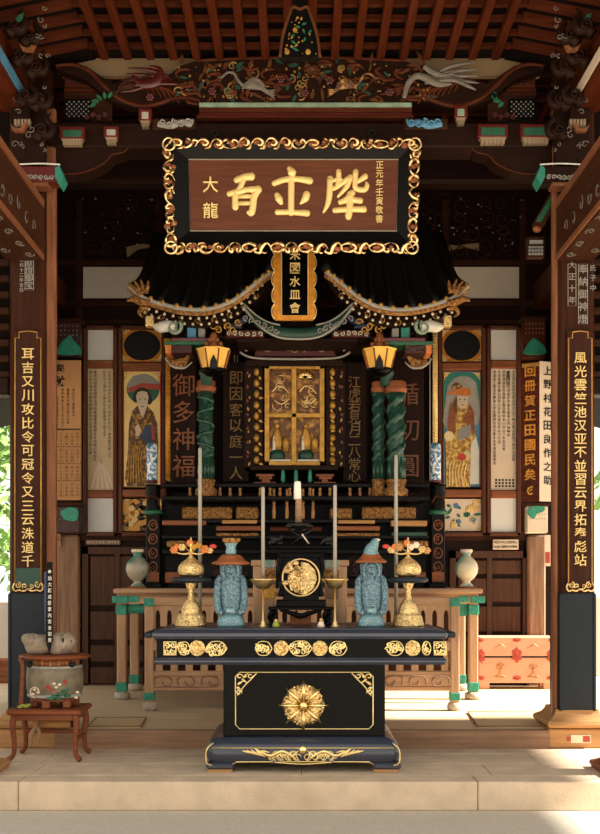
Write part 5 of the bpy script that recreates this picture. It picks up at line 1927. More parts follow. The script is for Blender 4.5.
# rounded base cushion
def base_sec(x): return x
prof = [(y0 + .07, .225), (y0 + .03, .20), (y0 + .005, .17), (y0, .12), (y0 + .012, .07), (y0 + .04, .045)]
n = 12
ring = []
def rrect(ins, z):
    r = .10
    pts = []
    for cx_, cy_, a0 in ((b - r - 0, y1 - r, 0), (a + r, y1 - r, PI / 2), (a + r, y0 + r, PI), (b - r, y0 + r, 1.5 * PI)):
        for j in range(7):
            t_ = a0 + j / 6 * PI / 2
            pts.append((cx_ + (r - ins) * math.cos(t_), cy_ + (r - ins) * math.sin(t_), z))
    return pts
lv = [(.085, .232), (.07, .225), (.03, .205), (.008, .175), (.0, .13), (.008, .09), (.02, .07), (.04, .06)]
vs = []; fs = []
for ins, z in lv: vs += rrect(ins, z)
k = 28
for i in range(len(lv) - 1):
    for j in range(k):
        fs.append([i * k + j, i * k + (j + 1) % k, (i + 1) * k + (j + 1) % k, (i + 1) * k + j])
fs.append(list(range(k - 1, -1, -1))); fs.append(list(range((len(lv) - 1) * k, len(lv) * k)))
m.add(vs, fs, True)
m.build('base', 'blue black lacquer', al)
m = MB()
for u0, u1 in ((a, a + .20), (b - .20, b)):
    for v0, v1 in ((y0, y0 + .2), (y1 - .2, y1)):
        m.box(u0 + .008, u1, v0 + .012, v1, .018, .066, .014)
m.build('base_foot', 'blue black lacquer', al)
m = MB()
for u0, u1 in ((a + .02, a + .19), (b - .19, b - .02)):
    for v0 in (y0 + .02, y1 - .19):
        m.box(u0, u1, v0, v0 + .17, 0, .02)
m.build('foot_block', 'plinth wood', al)
yf = y0 - .001
line = [(a + .06, .205), (a + .02, .17), (a + .008, .12), (a + .02, .06), (a + .10, .045), (a + .18, .05), (a + .22, .072), (a + .30, .076)]
full = line + [(a + b - x_, z_) for x_, z_ in reversed(line)]
m = MB()
m.tube(smooth_path([(x_, yf + (.03 if z_ > .19 or z_ < .06 else .008), z_) for x_, z_ in full], 3), .005, 5)
m.tube([(a + .05, y0 + .004, .172), (b - .05, y0 + .004, .172)], .004, 5)
m.build('gilt_line', 'gold', al)
# gold flourish on the base
m = MB(); pu = MB()
cx_ = (a + b) / 2
for s in (-1, 1):
    f = lambda u: cx_ + s * u
    m.tube(smooth_path([(f(.05), yf - .004, .10), (f(.14), yf - .006, .15), (f(.22), yf - .006, .12), (f(.28), yf - .006, .14), (f(.34), yf - .004, .175)], 5), [.008, .014, .012, .01, .004], 6, flat=.5)
    for i in range(12):
        m.tube(smooth_path([(f(.02 + .018 * i), yf - .005, .075 + .012 * (i % 3)), (f(.05 + .018 * i), yf - .007, .13 - .01 * (i % 2)), (f(.03 + .018 * i), yf - .005, .155 - .004 * i)], 4), [.003, .006, .002], 5, flat=.6)
    for i, u in enumerate((.30, .33, .36, .39, .27)):
        m.tube(smooth_path([(f(u - .04), yf - .004, .11 + .008 * i), (f(u), yf - .006, .135 + .004 * i), (f(u + .03), yf - .004, .168 - .004 * i)], 4), [.004, .010, .003], 5, flat=.5)
    for i in range(7):
        m.tube([(f(.04 + i * .028) + .03 * math.cos(t_), yf - .006, .11 + .02 * (i % 2) + .022 * math.sin(t_)) for t_ in [k_ * .7 for k_ in range(8)]], .004, 5, flat=.6)
    pu.add([(f(.12), yf - .003, .09), (f(.20), yf - .003, .075), (f(.24), yf - .003, .10), (f(.18), yf - .003, .135), (f(.12), yf + .01, .09), (f(.20), yf + .01, .075), (f(.24), yf + .01, .10), (f(.18), yf + .01, .135)],
           [[0, 1, 2, 3], [4, 7, 6, 5], [0, 4, 5, 1], [1, 5, 6, 2], [2, 6, 7, 3], [3, 7, 4, 0]])
m.ball((cx_, yf - .003, .16), (.028, .012, .028), 10, 6)
m.tube(smooth_path([(cx_ - .2, yf - .003, .075), (cx_, yf - .004, .062), (cx_ + .2, yf - .003, .075)], 5), .005, 5)
m.build('gilt_flourish', 'gold', al)
pu.build('painted_flourish', 'indigo', al)
# pedestal gold line, corner ornaments
yp = ya + .10 - .003
px0, px1 = -.455, .515
pz0, pz1 = .285, .685
m = MB()
ch = .03
m.tube([(px0 + ch, yp, pz1), (px1 - ch, yp, pz1), (px1, yp, pz1 - ch), (px1, yp, pz0 + ch), (px1 - ch, yp, pz0), (px0 + ch, yp, pz0), (px0, yp, pz0 + ch), (px0, yp, pz1 - ch)], .0045, 5, True)
m.build('gilt_line', 'gold', al)
for s, x_ in ((1, px0), (-1, px1)):
    m = MB()
    for i, (u, v) in enumerate(((.03, .03), (.07, .028), (.03, .075), (.105, .024), (.026, .115), (.06, .06), (.024, .145))):
        m.tube([(x_ + s * (u + .022 * math.cos(t_) * (1 - t_ / 9)), yp - .004, pz1 - v + .02 * math.sin(t_ + i) * (1 - t_ / 9)) for t_ in [k_ * .6 for k_ in range(11)]], .0052, 5, flat=.7)
    m.tube(smooth_path([(x_ + s * .15, yp - .003, pz1 - .006), (x_ + s * .11, yp - .003, pz1 - .05), (x_ + s * .06, yp - .003, pz1 - .10), (x_ + s * .01, yp - .003, pz1 - .17)], 4), .005, 5)
    m.build('corner_ornament', 'gold', al)
# the big gold flower
m = MB(); ry = MB(); fc = (.025, yp - .012, .455)
R_ = .17
for k_ in range(8):
    t_ = PI / 2 + k_ * PI / 4
    tip = R_ * (1.0 if k_ % 2 == 0 else .98)
    d = Vector((math.cos(t_), 0, math.sin(t_))); e = Vector((-math.sin(t_), 0, math.cos(t_)))
    c = Vector(fc)
    L = [c + d * .02, c + d * tip * .5 + e * .028, c + d * tip * .8 + e * .018, c + d * tip, c + d * tip * .8 - e * .018, c + d * tip * .5 - e * .028]
    top_ = c + d * tip * .55 + Vector((0, -.03, 0))
    vs = L + [top_, c + d * tip * .9 + Vector((0, -.008, 0))]
    m.add(vs, [[0, 1, 6], [1, 2, 6], [2, 7, 6], [2, 3, 7], [3, 4, 7], [4, 6, 7], [4, 5, 6], [5, 0, 6]])
    ry.tube([c + d * .03 + Vector((0, -.024, 0)), c + d * tip * .6 + Vector((0, -.036, 0)), c + d * tip * 1.04 + Vector((0, -.008, 0))], [.007, .015, .006], 8)
for k_ in range(16):
    t_ = PI / 16 + k_ * PI / 8
    rr_ = R_ * (.80 + .06 * (k_ % 2))
    d = Vector((math.cos(t_), 0, math.sin(t_))); e = Vector((-math.sin(t_), 0, math.cos(t_))); c = Vector(fc)
    m.tube([c + d * .03, c + d * rr_ * .5 + e * .01 + Vector((0, -.012, 0)), c + d * rr_ * .8 + Vector((0, -.016, 0)), c + d * rr_], [.012, .028, .024, .008], 7, flat=.5)
    for q_ in (-1, 1):
        m.ball(c + d * rr_ * .94 + e * .016 * q_ + Vector((0, -.006, 0)), .011, 6, 4)
bk = MB().lathe([(.145, 0), (.14, .010), (.05, .014)], (0, 0, 0), 24).xform(Matrix.Translation((fc[0], fc[1] + .012, fc[2])) @ Matrix.Rotation(PI / 2, 4, 'X'))
m.add(bk.v, bk.f, True)
fl = m.build('gilt_flower', 'carved gold', al, label='big gold chrysanthemum')
ry.build('flower_ray', 'gold', fl)
MB().ball((fc[0], fc[1] - .03, fc[2]), (.028, .018, .028), 12, 8).build('flower_boss', 'gold', fl)
# apron medallions
yq = ya + .02 - .003
zc_ = zt - .14
def medallion(px, r):
    x_ = X(px, DA)
    m = MB()
    bk = MB().lathe([(r, 0), (r * 1.02, .006), (r * .9, .01), (r * .3, .012)], (0, 0, 0), 24).xform(Matrix.Translation((x_, yq + .002, zc_)) @ Matrix.Rotation(PI / 2, 4, 'X'))
    m.add(bk.v, bk.f, False)
    for i in range(12):
        t_ = i * PI / 6
        m.ball((x_ + r * .6 * math.cos(t_), yq - .012, zc_ + r * .6 * math.sin(t_)), (r * .18, .006, r * .18), 6, 4)
    m.ball((x_, yq - .012, zc_), (r * .3, .008, r * .3), 8, 5)
    m.build('medallion', 'carved gold', al)
def filigree(p0, p1, hh, seed):
    m = MB(); rr_ = random.Random(seed)
    w_ = p1 - p0
    cx, cy = (p0 + p1) / 2, CY + (CZ - zc_) / (DA / F)
    for i in range(int(w_ / 1.6)):
        px = p0 + 2 + (w_ - 4) * i / (w_ / 1.6); 
        lim = hh * (1 - abs((px - cx) / (w_ / 2 + .01)) ** 3)
        py = cy + rr_.uniform(-lim, lim) * .75
        m.spiral(px, py, rr_.uniform(2.2, 3.6), DA + .012, 1.2, rr_.uniform(0, 6), rr_.choice((1, -1)), .85)
    for s in (-1, 1):
        m.tubeP([(p0, cy), (p0 + w_ * .25, cy + s * hh * .9), (p1 - w_ * .25, cy + s * hh * .9), (p1, cy)], DA + .013, .6, 5)
    m.build('filigree', 'gold', al)
for px in (197, 281, 320, 413): medallion(px, .052 if px in (281, 320) else .054)
filigree(178, 190, 6.5, 1); filigree(206, 227, 7, 2); filigree(255, 272, 7, 3); filigree(289, 312, 7.5, 4); filigree(329, 347, 7, 5); filigree(386, 404, 7, 6); filigree(422, 431, 6.5, 7)
for px in (170, 440):
    m = MB(); cy = CY + (CZ - zc_) / (DA / F)
    m.tubeP([(px - 6, cy - 6.5), (px + 6, cy - 6.5), (px + 6, cy + 6.5), (px - 6, cy + 6.5)], DA + .013, .9, 5, True, k=1)
    for u in (-1, 1):
        for v in (-1, 1):
            m.spiral(px + u * 3, cy + v * 3.2, 3, DA + .012, 1.3, u + v, u * v, 1.1)
    m.build('square_ornament', 'gold', al)
for s in (-1, 1):
    m = MB().box(s * 1.035, s * 1.09, ya + .05, yb - .05, zt - .07, zt - .03, .008)
    m.build('teal_end_cap', 'blue black paint', al)

# ================================================================== things standing on the black altar
TZ = 1.0 + .001
k72 = 7.2 / F


def stupa(px, lab, ornament, leafc):
    D = 7.2
    x_, y_ = X(px, D), Y(D)
    q = thing('gilt_stand', lab, 'ornament', (x_, y_, TZ))
    k = k72
    m = MB().lathe([(.001, 0), (15.2 * k, 0), (15.6 * k, .015), (14.8 * k, .03), (13.8 * k, .065), (12.4 * k, .09), (9.6 * k, .10), (10 * k, .11), (9.2 * k, .13), (7.6 * k, .16), (5 * k, .185), (3 * k, .197), (3.6 * k, .21), (2.8 * k, .22), (2.6 * k, .265), (4.6 * k, .28), (5 * k, .30), (6 * k, .31), (.001, .31)], (x_, y_, TZ), 20, fn=lambda a: 1 + .03 * math.cos(10 * a))
    m.build('bell_foot', 'carved gold', q)
    MB().lathe([(6 * k, .31), (17 * k, .315), (20 * k, .325), (20.2 * k, .345), (17 * k, .355), (.001, .355)], (x_, y_, TZ), 24).build('dark_disc', 'blue black paint', q)
    MB().lathe([(7 * k, .355), (11.4 * k, .37), (13 * k, .40), (12.4 * k, .43), (9.4 * k, .46), (4.6 * k, .485), (2 * k, .505), (1.2 * k, .53), (.001, .53)], (x_, y_, TZ), 20, fn=lambda a: 1 + .02 * math.cos(16 * a)).build('onion_dome', 'carved gold', q)
    MB().lathe([(.8 * k, .52), (1.4 * k, .55), (.8 * k, .57), (2 * k, .585), (1.5 * k, .60), (.7 * k, .62), (1 * k, .635), (.1 * k, .645)], (x_, y_, TZ), 10).build('spire', 'brass', q)
    m = MB()
    for s in (-1, 1):
        m.tube(smooth_path([(x_, y_, TZ + .53), (x_ + s * 6 * k, y_ - .005, TZ + .52), (x_ + s * 12 * k, y_ - .01, TZ + .525), (x_ + s * 16 * k, y_, TZ + .545)], 4), [.008, .007, .006, .004], 6)
        m.tube(smooth_path([(x_, y_, TZ + .53), (x_ + s * 5 * k, y_ + .02, TZ + .56), (x_ + s * 9 * k, y_ + .01, TZ + .585)], 4), .005, 6)
    m.build('branch', 'brass', q)
    rr_ = random.Random(int(px))
    for i, (u, v, r_) in enumerate(((-17, .55, 4), (-9, .57, 4.2), (-1, .6, 3.6), (8, .585, 3.4), (14, .555, 4.2), (19, .545, 3.6), (-14, .575, 2.6), (3, .57, 3))):
        m = MB()
        c = Vector((x_ + u * k, y_ + rr_.uniform(-.02, .01), TZ + v))
        for j in range(6):
            t_ = j * PI / 3
            m.ball(c + Vector((.55 * r_ * k * math.cos(t_), -.004, .55 * r_ * k * math.sin(t_))), r_ * k * .5, 7, 5)
        m.ball(c + Vector((0, -.012, 0)), r_ * k * .5, 7, 5)
        m.build('flower', ornament[i % len(ornament)], q)
    m = MB()
    c = Vector((x_ + leafc * 22 * k, y_, TZ + .575))
    m.ball(c, (4 * k, .008, 2.4 * k), 8, 5)
    m.build('bud', 'flower red', q)


stupa(191, 'gilt stand with onion dome and orange flowers, at the left end of the black altar', ['flower orange', 'brass', 'flower orange', 'old gold'], 1)
stupa(408, 'gilt stand with onion dome and pale gold flowers, at the other end of the altar', ['brass', 'tan wood', 'flower orange', 'pale board'], -1)


def figure(px, lab, pointed):
    """glazed standing figure under a wide conical hat, one continuous body"""
    D = 7.18
    x_, y_ = X(px, D), Y(D)
    k = D / F
    q = thing('ceramic_figure', lab, 'figurine', (x_, y_, TZ))
    sq = lambda a: 1 / max(abs(math.cos(a)), abs(math.sin(a)))**.55
    MB().lathe([(.001, 0), (13.4 * k, 0), (14 * k, .012), (13.6 * k, .045), (11.8 * k, .065), (10.4 * k, .085), (.001, .09)], (x_, y_, TZ), 24, sy=.8, fn=sq).build('plinth', 'blue ceramic base', q)
    m = MB()
    m.lathe([(.001, .07), (11.8 * k, .08), (12 * k, .12), (11.2 * k, .2), (11 * k, .27), (11.2 * k, .32), (10.8 * k, .35), (10.2 * k, .37), (10.6 * k, .41), (10.8 * k, .44), (9.6 * k, .462), (.001, .47)], (x_, y_, TZ), 26, sy=.72, fn=lambda a: 1 + .035 * math.cos(2 * a))
    # shoulders, sleeves and folded apron grow out of the body
    for s in (-1, 1):
        m.tube(smooth_path([(x_ + s * 9.5 * k, y_ - .01, TZ + .36), (x_ + s * 12.4 * k, y_ - .02, TZ + .325), (x_ + s * 13.4 * k, y_ - .03, TZ + .25), (x_ + s * 13.2 * k, y_ - .045, TZ + .16), (x_ + s * 11 * k, y_ - .055, TZ + .095)], 4), [.02, .026, .025, .027, .024], 10)
        m.tube(smooth_path([(x_ + s * 4 * k, y_ - .055, TZ + .46), (x_ + s * 7.4 * k, y_ - .045, TZ + .42), (x_ + s * 7 * k, y_ - .052, TZ + .37), (x_ + s * 3 * k, y_ - .066, TZ + .34)], 4), [.010, .013, .013, .008], 8)
        m.ball((x_ + s * 9.6 * k, y_ - .072, TZ + .105), (.018, .014, .022), 9, 6)
    m.build('body', 'blue ceramic', q)
    m = MB()
    m.ball((x_, y_ - .05, TZ + .415), (.038, .026, .045), 12, 8)
    m.tube([(x_, y_ - .075, TZ + .425), (x_, y_ - .083, TZ + .41), (x_, y_ - .074, TZ + .402)], .006, 6)
    m.build('face', 'blue ceramic', q)
    m = MB()
    for s in (-1, 1): m.ball((x_ + s * .014, y_ - .077, TZ + .424), (.005, .003, .003), 6, 4)
    for s in (-1, 1): m.ball((x_ + s * 9.5 * k, y_ - .058, TZ + .322), (.011, .008, .011), 8, 5)
    m.build('dark_eye', 'indigo', q)
    m = MB()
    m.box(x_ - .034, x_ + .034, y_ - .083, y_ - .06, TZ + .10, TZ + .135, .005)
    for i in range(3):
        m.box(x_ - .03, x_ + .03, y_ - .087, y_ - .06, TZ + .15 + i * .012, TZ + .156 + i * .012)
    m.build('apron_band', 'blue ceramic base', q)
    if pointed:
        MB().lathe([(.001, .455), (14 * k, .455), (16 * k, .462), (15.6 * k, .47), (12 * k, .485), (9 * k, .51), (8.6 * k, .52), (.001, .52)], (x_, y_, TZ), 28, sy=.9).build('hat_brim', 'copper wood', q)
        m = MB().tube(smooth_path([(x_, y_, TZ + .515), (x_ + .002, y_, TZ + .55), (x_ + .02, y_, TZ + .585), (x_ + .035, y_, TZ + .62)], 4), [8.4 * k, 7 * k, 5 * k, 3.4 * k], 14)
        m.build('hat_crown', 'blue ceramic base', q)
        MB().ball((x_ + .04, y_, TZ + .622), (.028, .024, .012), 10, 5).build('crown_tip', 'pale vase glaze', q)
    else:
        MB().lathe([(.001, .44), (15 * k, .44), (19.5 * k, .448), (19 * k, .458), (14 * k, .475), (11 * k, .50), (9 * k, .515), (.001, .515)], (x_, y_, TZ), 28, sy=.9).build('hat_brim', 'copper wood', q)
        MB().lathe([(5.6 * k, .51), (5.4 * k, .54), (4.6 * k, .56), (5.6 * k, .585), (6.8 * k, .597), (.001, .597)], (x_, y_, TZ), 16).build('hat_crown', 'blue ceramic base', q)
        MB().lathe([(.001, .597), (6.4 * k, .597), (9 * k, .615), (9.2 * k, .632), (8 * k, .632), (.001, .615)], (x_, y_, TZ), 14, fn=lambda a: 1 + .05 * math.cos(7 * a)).build('crown_bowl', 'ochre carving', q)


figure(231, 'blue glazed standing figure in a wide brown hat topped by a flared bowl finial', False)
figure(371, 'blue glazed standing figure in a brown hat with a pointed pale cap', True)


def pole(px, top, bowl, lab, D):
    x_, y_ = X(px, D), Y(D)
    k = D / F
    q = thing('tall_candlestick', lab, 'candlestick', (x_, y_, TZ))
    zt_ = Z(top, D) - TZ
    if bowl:
        zb = Z(588, D) - TZ
        MB().lathe([(.001, 0), (4.4 * k, 0), (4.4 * k, .008), (2.2 * k, .02), (2.8 * k, .03), (1.2 * k, .045), (1.1 * k, zb), (.001, zb)], (x_, y_, TZ), 12).build('stem', 'brass', q)
        MB().lathe([(1.2 * k, zb - .01), (6 * k, zb), (8 * k, zb + .02), (12.4 * k, zb + .058), (12.8 * k, zb + .066), (11.8 * k, zb + .066), (6 * k, zb + .03), (.001, zb + .025)], (x_, y_, TZ), 20, fn=lambda a: 1 + .06 * math.cos(8 * a)).build('drip_bowl', 'brass', q)
        z0 = zb + .025
    else:
        MB().lathe([(.001, 0), (4 * k, 0), (4.2 * k, .01), (2.6 * k, .02), (.001, .02)], (x_, y_, TZ), 12).build('foot', 'brass', q)
        z0 = .02
    MB().lathe([(.001, z0), (1.9 * k, z0), (1.8 * k, zt_ - .01), (1.5 * k, zt_), (.001, zt_)], (x_, y_, TZ), 12).build('grey_candle', 'grey candle', q)


pole(200, 448, False, 'tallest thin grey candle, behind the gilt stand with orange flowers', 7.50)
pole(263, 487, True, 'thin grey candle in a gold bowl, to the left of the round gold emblem', 7.12)
pole(335, 485, True, 'thin grey candle in a gold bowl, to the right of the round gold emblem', 7.12)
pole(396, 455, False, 'tall thin grey candle behind the gilt stand with pale gold flowers', 7.50)

# the incense burner with its round emblem
DB = 7.34
q = thing('incense_burner', 'black lacquered incense shrine with a round gold emblem, in the middle of the altar', 'burner', (X(301, DB), Y(DB) + .1, TZ))
bx = lambda a_, b_, t_, u_, d0=0, d1=.2, c=.006: MB().boxP(a_, b_, t_, u_, DB + d0, DB + d1, c)
m = bx(276, 326, 600, 607, -.02, .22).boxP(283, 319, 594, 601, DB - .01, DB + .21, .004)
m.boxP(268, 334, 607, 610, DB - .03, DB + .24, .004)
for a_ in (269, 324):
    m.boxP(a_, a_ + 9, 610, 626, DB - .02, DB + .03, .01).boxP(a_, a_ + 9, 610, 626, DB + .17, DB + .22, .01)
    m.tubeP([(a_ + 4, 611), (a_ + 1, 617), (a_ + 5, 621), (a_ + 4, 625)], DB - .03, [4, 3, 2.4, 3], 7)
m.tubeP([(280, 610), (291, 613), (300, 616), (310, 613), (322, 610)], DB - .015, [1.5, 2.6, 3, 2.6, 1.5], 6)
m.clamp(TZ).build('burner_stand', 'black lacquer', q)
m = bx(279, 323, 557, 596, .0, .2)
m.tubeP([(280, 596), (282, 582), (279, 570), (281, 557)], DB - .0, [2.5, 2, 2.2, 2.5], 7).tubeP([(322, 596), (320, 582), (323, 570), (321, 557)], DB - .0, [2.5, 2, 2.2, 2.5], 7)
m.build('burner_body', 'black lacquer', q)
m = bx(271, 331, 545, 549, -.04, .24).boxP(275, 327, 549, 553, DB - .02, DB + .22, .004).boxP(279, 323, 553, 558, DB - .01, DB + .21, .004)
m.build('burner_lid', 'black lacquer', q)
c = P(301, 577.5, DB - .012); rad = 18.5 * DB / F
m = MB().tube([c + Vector((rad * math.cos(t_ / 32 * 2 * PI), 0, rad * math.sin(t_ / 32 * 2 * PI))) for t_ in range(32)], .008, 8, True)
rim_ = m.build('emblem_ring', 'brass', q)
m = MB()
dk = MB().lathe([(rad, 0), (rad * .98, .008), (.001, .008)], (0, 0, 0), 28).xform(Matrix.Translation(c + Vector((0, .008, 0))) @ Matrix.Rotation(PI / 2, 4, 'X'))
MB().add(dk.v, dk.f).build('emblem_ground', 'black lacquer', q)
rr_ = random.Random(3)
m = MB()
m.ballP(296, 580, (9, 11), DB - .012, depth=.02, n=14, m=8)
m.prismP([(302, 562), (308, 563), (315, 570), (317, 579), (314, 588), (307, 594), (301, 595)], DB - .026, .02, .004)
for i in range(16):
    m.spiral(rr_.uniform(286, 303), rr_.uniform(565, 592), rr_.uniform(2, 4), DB - .034, 1.2, i, rr_.choice((1, -1)), .9)
for s_, (u, v) in enumerate(((290, 564), (287, 571), (285, 583), (296, 563))):
    m.ballP(u, v, (3.4, 2.6), DB - .02, depth=.014, n=8, m=5)
m.tubeP([(301.5, 562), (301.5, 594)], DB - .032, .9, 5, k=1)
m.build('emblem_relief', 'carved gold', q, label='round gold crest')
m = MB()
for px in (276, 327):
    for i in range(5):
        m.ballP(px + rr_.uniform(-5, 5), 541 + rr_.uniform(-3, 2.5), (3.4, 3), DB + .05, depth=.02, n=8, m=5)
    m.tubeP([(px - 6, 545), (px - 2, 540), (px + 3, 539), (px + 6, 535)], DB + .05, [1.5, 3, 2.6, 1], 7)
m.build('lion_carving', 'iron', q)
m = MB().tubeP([(289, 529), (300, 536), (310, 545)], DB + .1, 1.4, 6, k=1).tubeP([(312, 529), (302, 536), (292, 545)], DB + .1, 1.4, 6, k=1)
m.boxP(286, 313, 524, 528, DB + .06, DB + .16, .01).boxP(291, 306, 528, 531, DB + .06, DB + .16, .006)
m.latheP(299, [(7, 531), (10, 527), (13, 524.5), (10, 523), (.1, 523)], DB + .11, 14)
m.build('candle_stand', 'iron', q)
MB().tubeP([(302, 534), (309, 544)], DB + .07, .9, 5, k=1).build('pale_strut', 'pale board', q)
q2 = thing('candle', 'short white candle on a brown shaft, standing on top of the black incense shrine', 'candle', P(298, 523, DB + .11))
MB().latheP(298.5, [(.1, 523), (3.3, 523), (3.0, 501), (3.4, 499), (.1, 499)], DB + .11, 12).build('shaft', 'sill wood', q2)
MB().latheP(297.5, [(.1, 499), (3.9, 499), (3.4, 483), (2.8, 481.5), (.1, 481)], DB + .11, 12).build('white_wax', 'white candle', q2)

# boxes of offerings behind
for s, lab in ((-1, 'tan offering box with teal band, behind the left gold bowl'), (1, 'tan offering box with teal band, behind the right gold bowl')):
    Dk = 7.63
    f = lambda u: 300 + s * u
    q = thing('offering_box', lab, 'box', (X(f(36), Dk), Y(Dk), TZ))
    zb = Dk / F
    m = MB().boxP(f(47), f(25), 566, 624, Dk, Dk + .16, .006)
    m.v = [Vector((v.x, v.y, max(v.z, TZ))) for v in m.v]
    m.build('box_body', 'rail wood upright', q)
    MB().boxP(f(49), f(24), 560, 566, Dk - .012, Dk + .17, .006).build('box_lid', 'rail wood across', q)
    MB().boxP(f(39), f(24.5), 559.8, 568, Dk - .018, Dk - .002, .003).build('teal_band', 'teal vase glaze', q)
    MB().boxP(f(39), f(25), 570, 584, Dk - .01, Dk + .0, .004).build('carved_panel', 'ochre carving', q)
    MB().boxP(f(39), f(25), 586, 599, Dk - .008, Dk + .0, .004).build('lower_panel', 'old gold' if s < 0 else 'weathered wood', q)
# red box seen between the burner's feet
DX = 7.4
q = thing('red_brown_block', 'small red brown block under the black incense shrine', 'block', (X(300, DX), Y(DX), TZ))
MB().box(X(290, DX), X(311, DX), Y(DX), Y(DX) + .08, TZ, TZ + .085, .004).build('block_body', 'copper wood', q)
m = MB()
for i in range(4):
    m.spiral(294 + 4.5 * i, 620, 2.4, DX - .005, 1.1, i, 1, .5)
m.build('block_carving', 'tan wood', q)
for px, mt, lab, h in ((276, 'leaf yellow green', 'tiny yellow green figurine under the left foot of the black incense shrine', 8), (321, 'pale board', 'tiny pale figurine at the right foot of the black incense shrine', 9)):
    Df = 7.06
    q = thing('tiny_figurine', lab, 'figurine', (X(px, Df), Y(Df), TZ))
    k = Df / F
    MB().lathe([(.001, 0), (3.4 * k, 0), (3.8 * k, 2 * k), (2.8 * k, 4.6 * k), (1.8 * k, 6 * k), (.001, 6.4 * k)], (X(px, Df), Y(Df), TZ), 10).build('body', mt, q)
    MB().ball((X(px, Df), Y(Df), TZ + h * k * .85), 1.9 * k, 9, 6).build('head', 'brass', q)

# ================================================================== urn on its stool
Ds = 7.33
st = thing('stool', 'red brown four legged stool with curved feet, carrying the painted urn', 'stool', (X(48, Ds), Y(7.45), 0))
zs = .385
sx0, sx1 = X(8, Ds) , X(80, Ds)
sy0, sy1 = Y(Ds) - .01, Y(Ds) + .36
m = MB().box(sx0 - .01, sx1 + .01, sy0 - .02, sy1 + .02, zs - .04, zs, .012)
m.build('seat', 'stool wood', st)
for i, (x_, y_) in enumerate(((sx0 + .04, sy0 + .03), (sx1 - .04, sy0 + .03), (sx0 + .04, sy1 - .03), (sx1 - .04, sy1 - .03))):
    ox = -1 if i % 2 == 0 else 1
    oy = -1 if i < 2 else 1
    MB().tube(smooth_path([(x_, y_, zs - .04), (x_ + ox * .012, y_ + oy * .006, .27), (x_, y_, .14), (x_ + ox * .006, y_ + oy * .004, .05), (x_ + ox * .04, y_ + oy * .02, .014)], 4), [.026, .024, .019, .017, .022], 8).build('leg', 'stool wood', st)
m = MB().box(sx0 + .04, sx1 - .04, sy0 + .02, sy0 + .04, zs - .085, zs - .04, .006).box(sx0 + .04, sx1 - .04, sy1 - .04, sy1 - .02, zs - .085, zs - .04, .006)
m.box(sx0 + .03, sx0 + .05, sy0 + .03, sy1 - .03, zs - .085, zs - .04).box(sx1 - .05, sx1 - .03, sy0 + .03, sy1 - .03, zs - .085, zs - .04)
m.build('apron', 'stool wood', st)
MB().box(sx0 + .04, sx1 - .04, sy1 - .045, sy1 - .02, .16, .19, .006).box(sx1 - .05, sx1 - .03, sy0 + .03, sy1 - .03, .14, .17, .006).build('stretcher', 'stool wood', st)

cxu, cyu = X(55, 7.5), Y(7.5)
k = 7.5 / F
zs2 = zs + .001
ur = thing('urn', 'squat grey urn painted with flowers under a round wooden rim, on the stool', 'urn', (cxu, cyu, zs2))
m = MB()
for i in range(6):
    t_ = i * PI / 3 + .3
    m.box(cxu + 20 * k * math.cos(t_) - .03, cxu + 20 * k * math.cos(t_) + .03, cyu + 17 * k * math.sin(t_) - .025, cyu + 17 * k * math.sin(t_) + .025, zs2, zs2 + .07, .008)
m.lathe([(22 * k, .05), (24 * k, .06), (23 * k, .085), (.01, .085)], (cxu, cyu, zs2), 24, sy=.8)
m.build('wooden_foot', 'stool wood', ur)
MB().lathe([(24 * k, .085), (26.5 * k, .11), (28 * k, .18), (28.2 * k, .26), (27.4 * k, .33), (26 * k, .35), (.01, .35)], (cxu, cyu, zs2), 32, sy=.85).build('painted_body', 'urn glaze', ur)
MB().lathe([(26.8 * k, .088), (27.2 * k, .10), (26.8 * k, .115)], (cxu, cyu, zs2), 30, sy=.85).lathe([(27.2 * k, .335), (27.6 * k, .345), (27 * k, .355)], (cxu, cyu, zs2), 30, sy=.85).build('pale_band', 'grey white carving', ur)
m = MB().lathe([(21.5 * k, .35), (21.5 * k, .405), (.01, .405)], (cxu, cyu, zs2), 24, sy=.85)
m.build('tiled_neck', 'copper wood', ur)
m = MB()
for i in range(16):
    t_ = i * PI / 8
    m.box(cxu + 21.6 * k * math.cos(t_) - .004, cxu + 21.6 * k * math.cos(t_) + .004, cyu + 18.4 * k * math.sin(t_) - .004, cyu + 18.4 * k * math.sin(t_) + .004, zs2 + .352, zs2 + .404)
m.build('neck_joint', 'tan wood', ur)
MB().lathe([(.01, .405), (30 * k, .405), (35 * k, .42), (35.6 * k, .432), (34 * k, .445), (.01, .445)], (cxu, cyu, zs2), 36, sy=.8).build('round_rim', 'stool wood', ur)
m = MB().tube(smooth_path([(cxu - 31 * k, cyu - .1, zs2 + .42), (cxu - 28 * k, cyu - .12, zs2 + .36), (cxu - 28.5 * k, cyu - .12, zs2 + .2), (cxu - 30 * k, cyu - .11, zs2 + .02)], 4), [.02, .016, .016, .02], 8)
m.build('rim_strut', 'stool wood', ur)
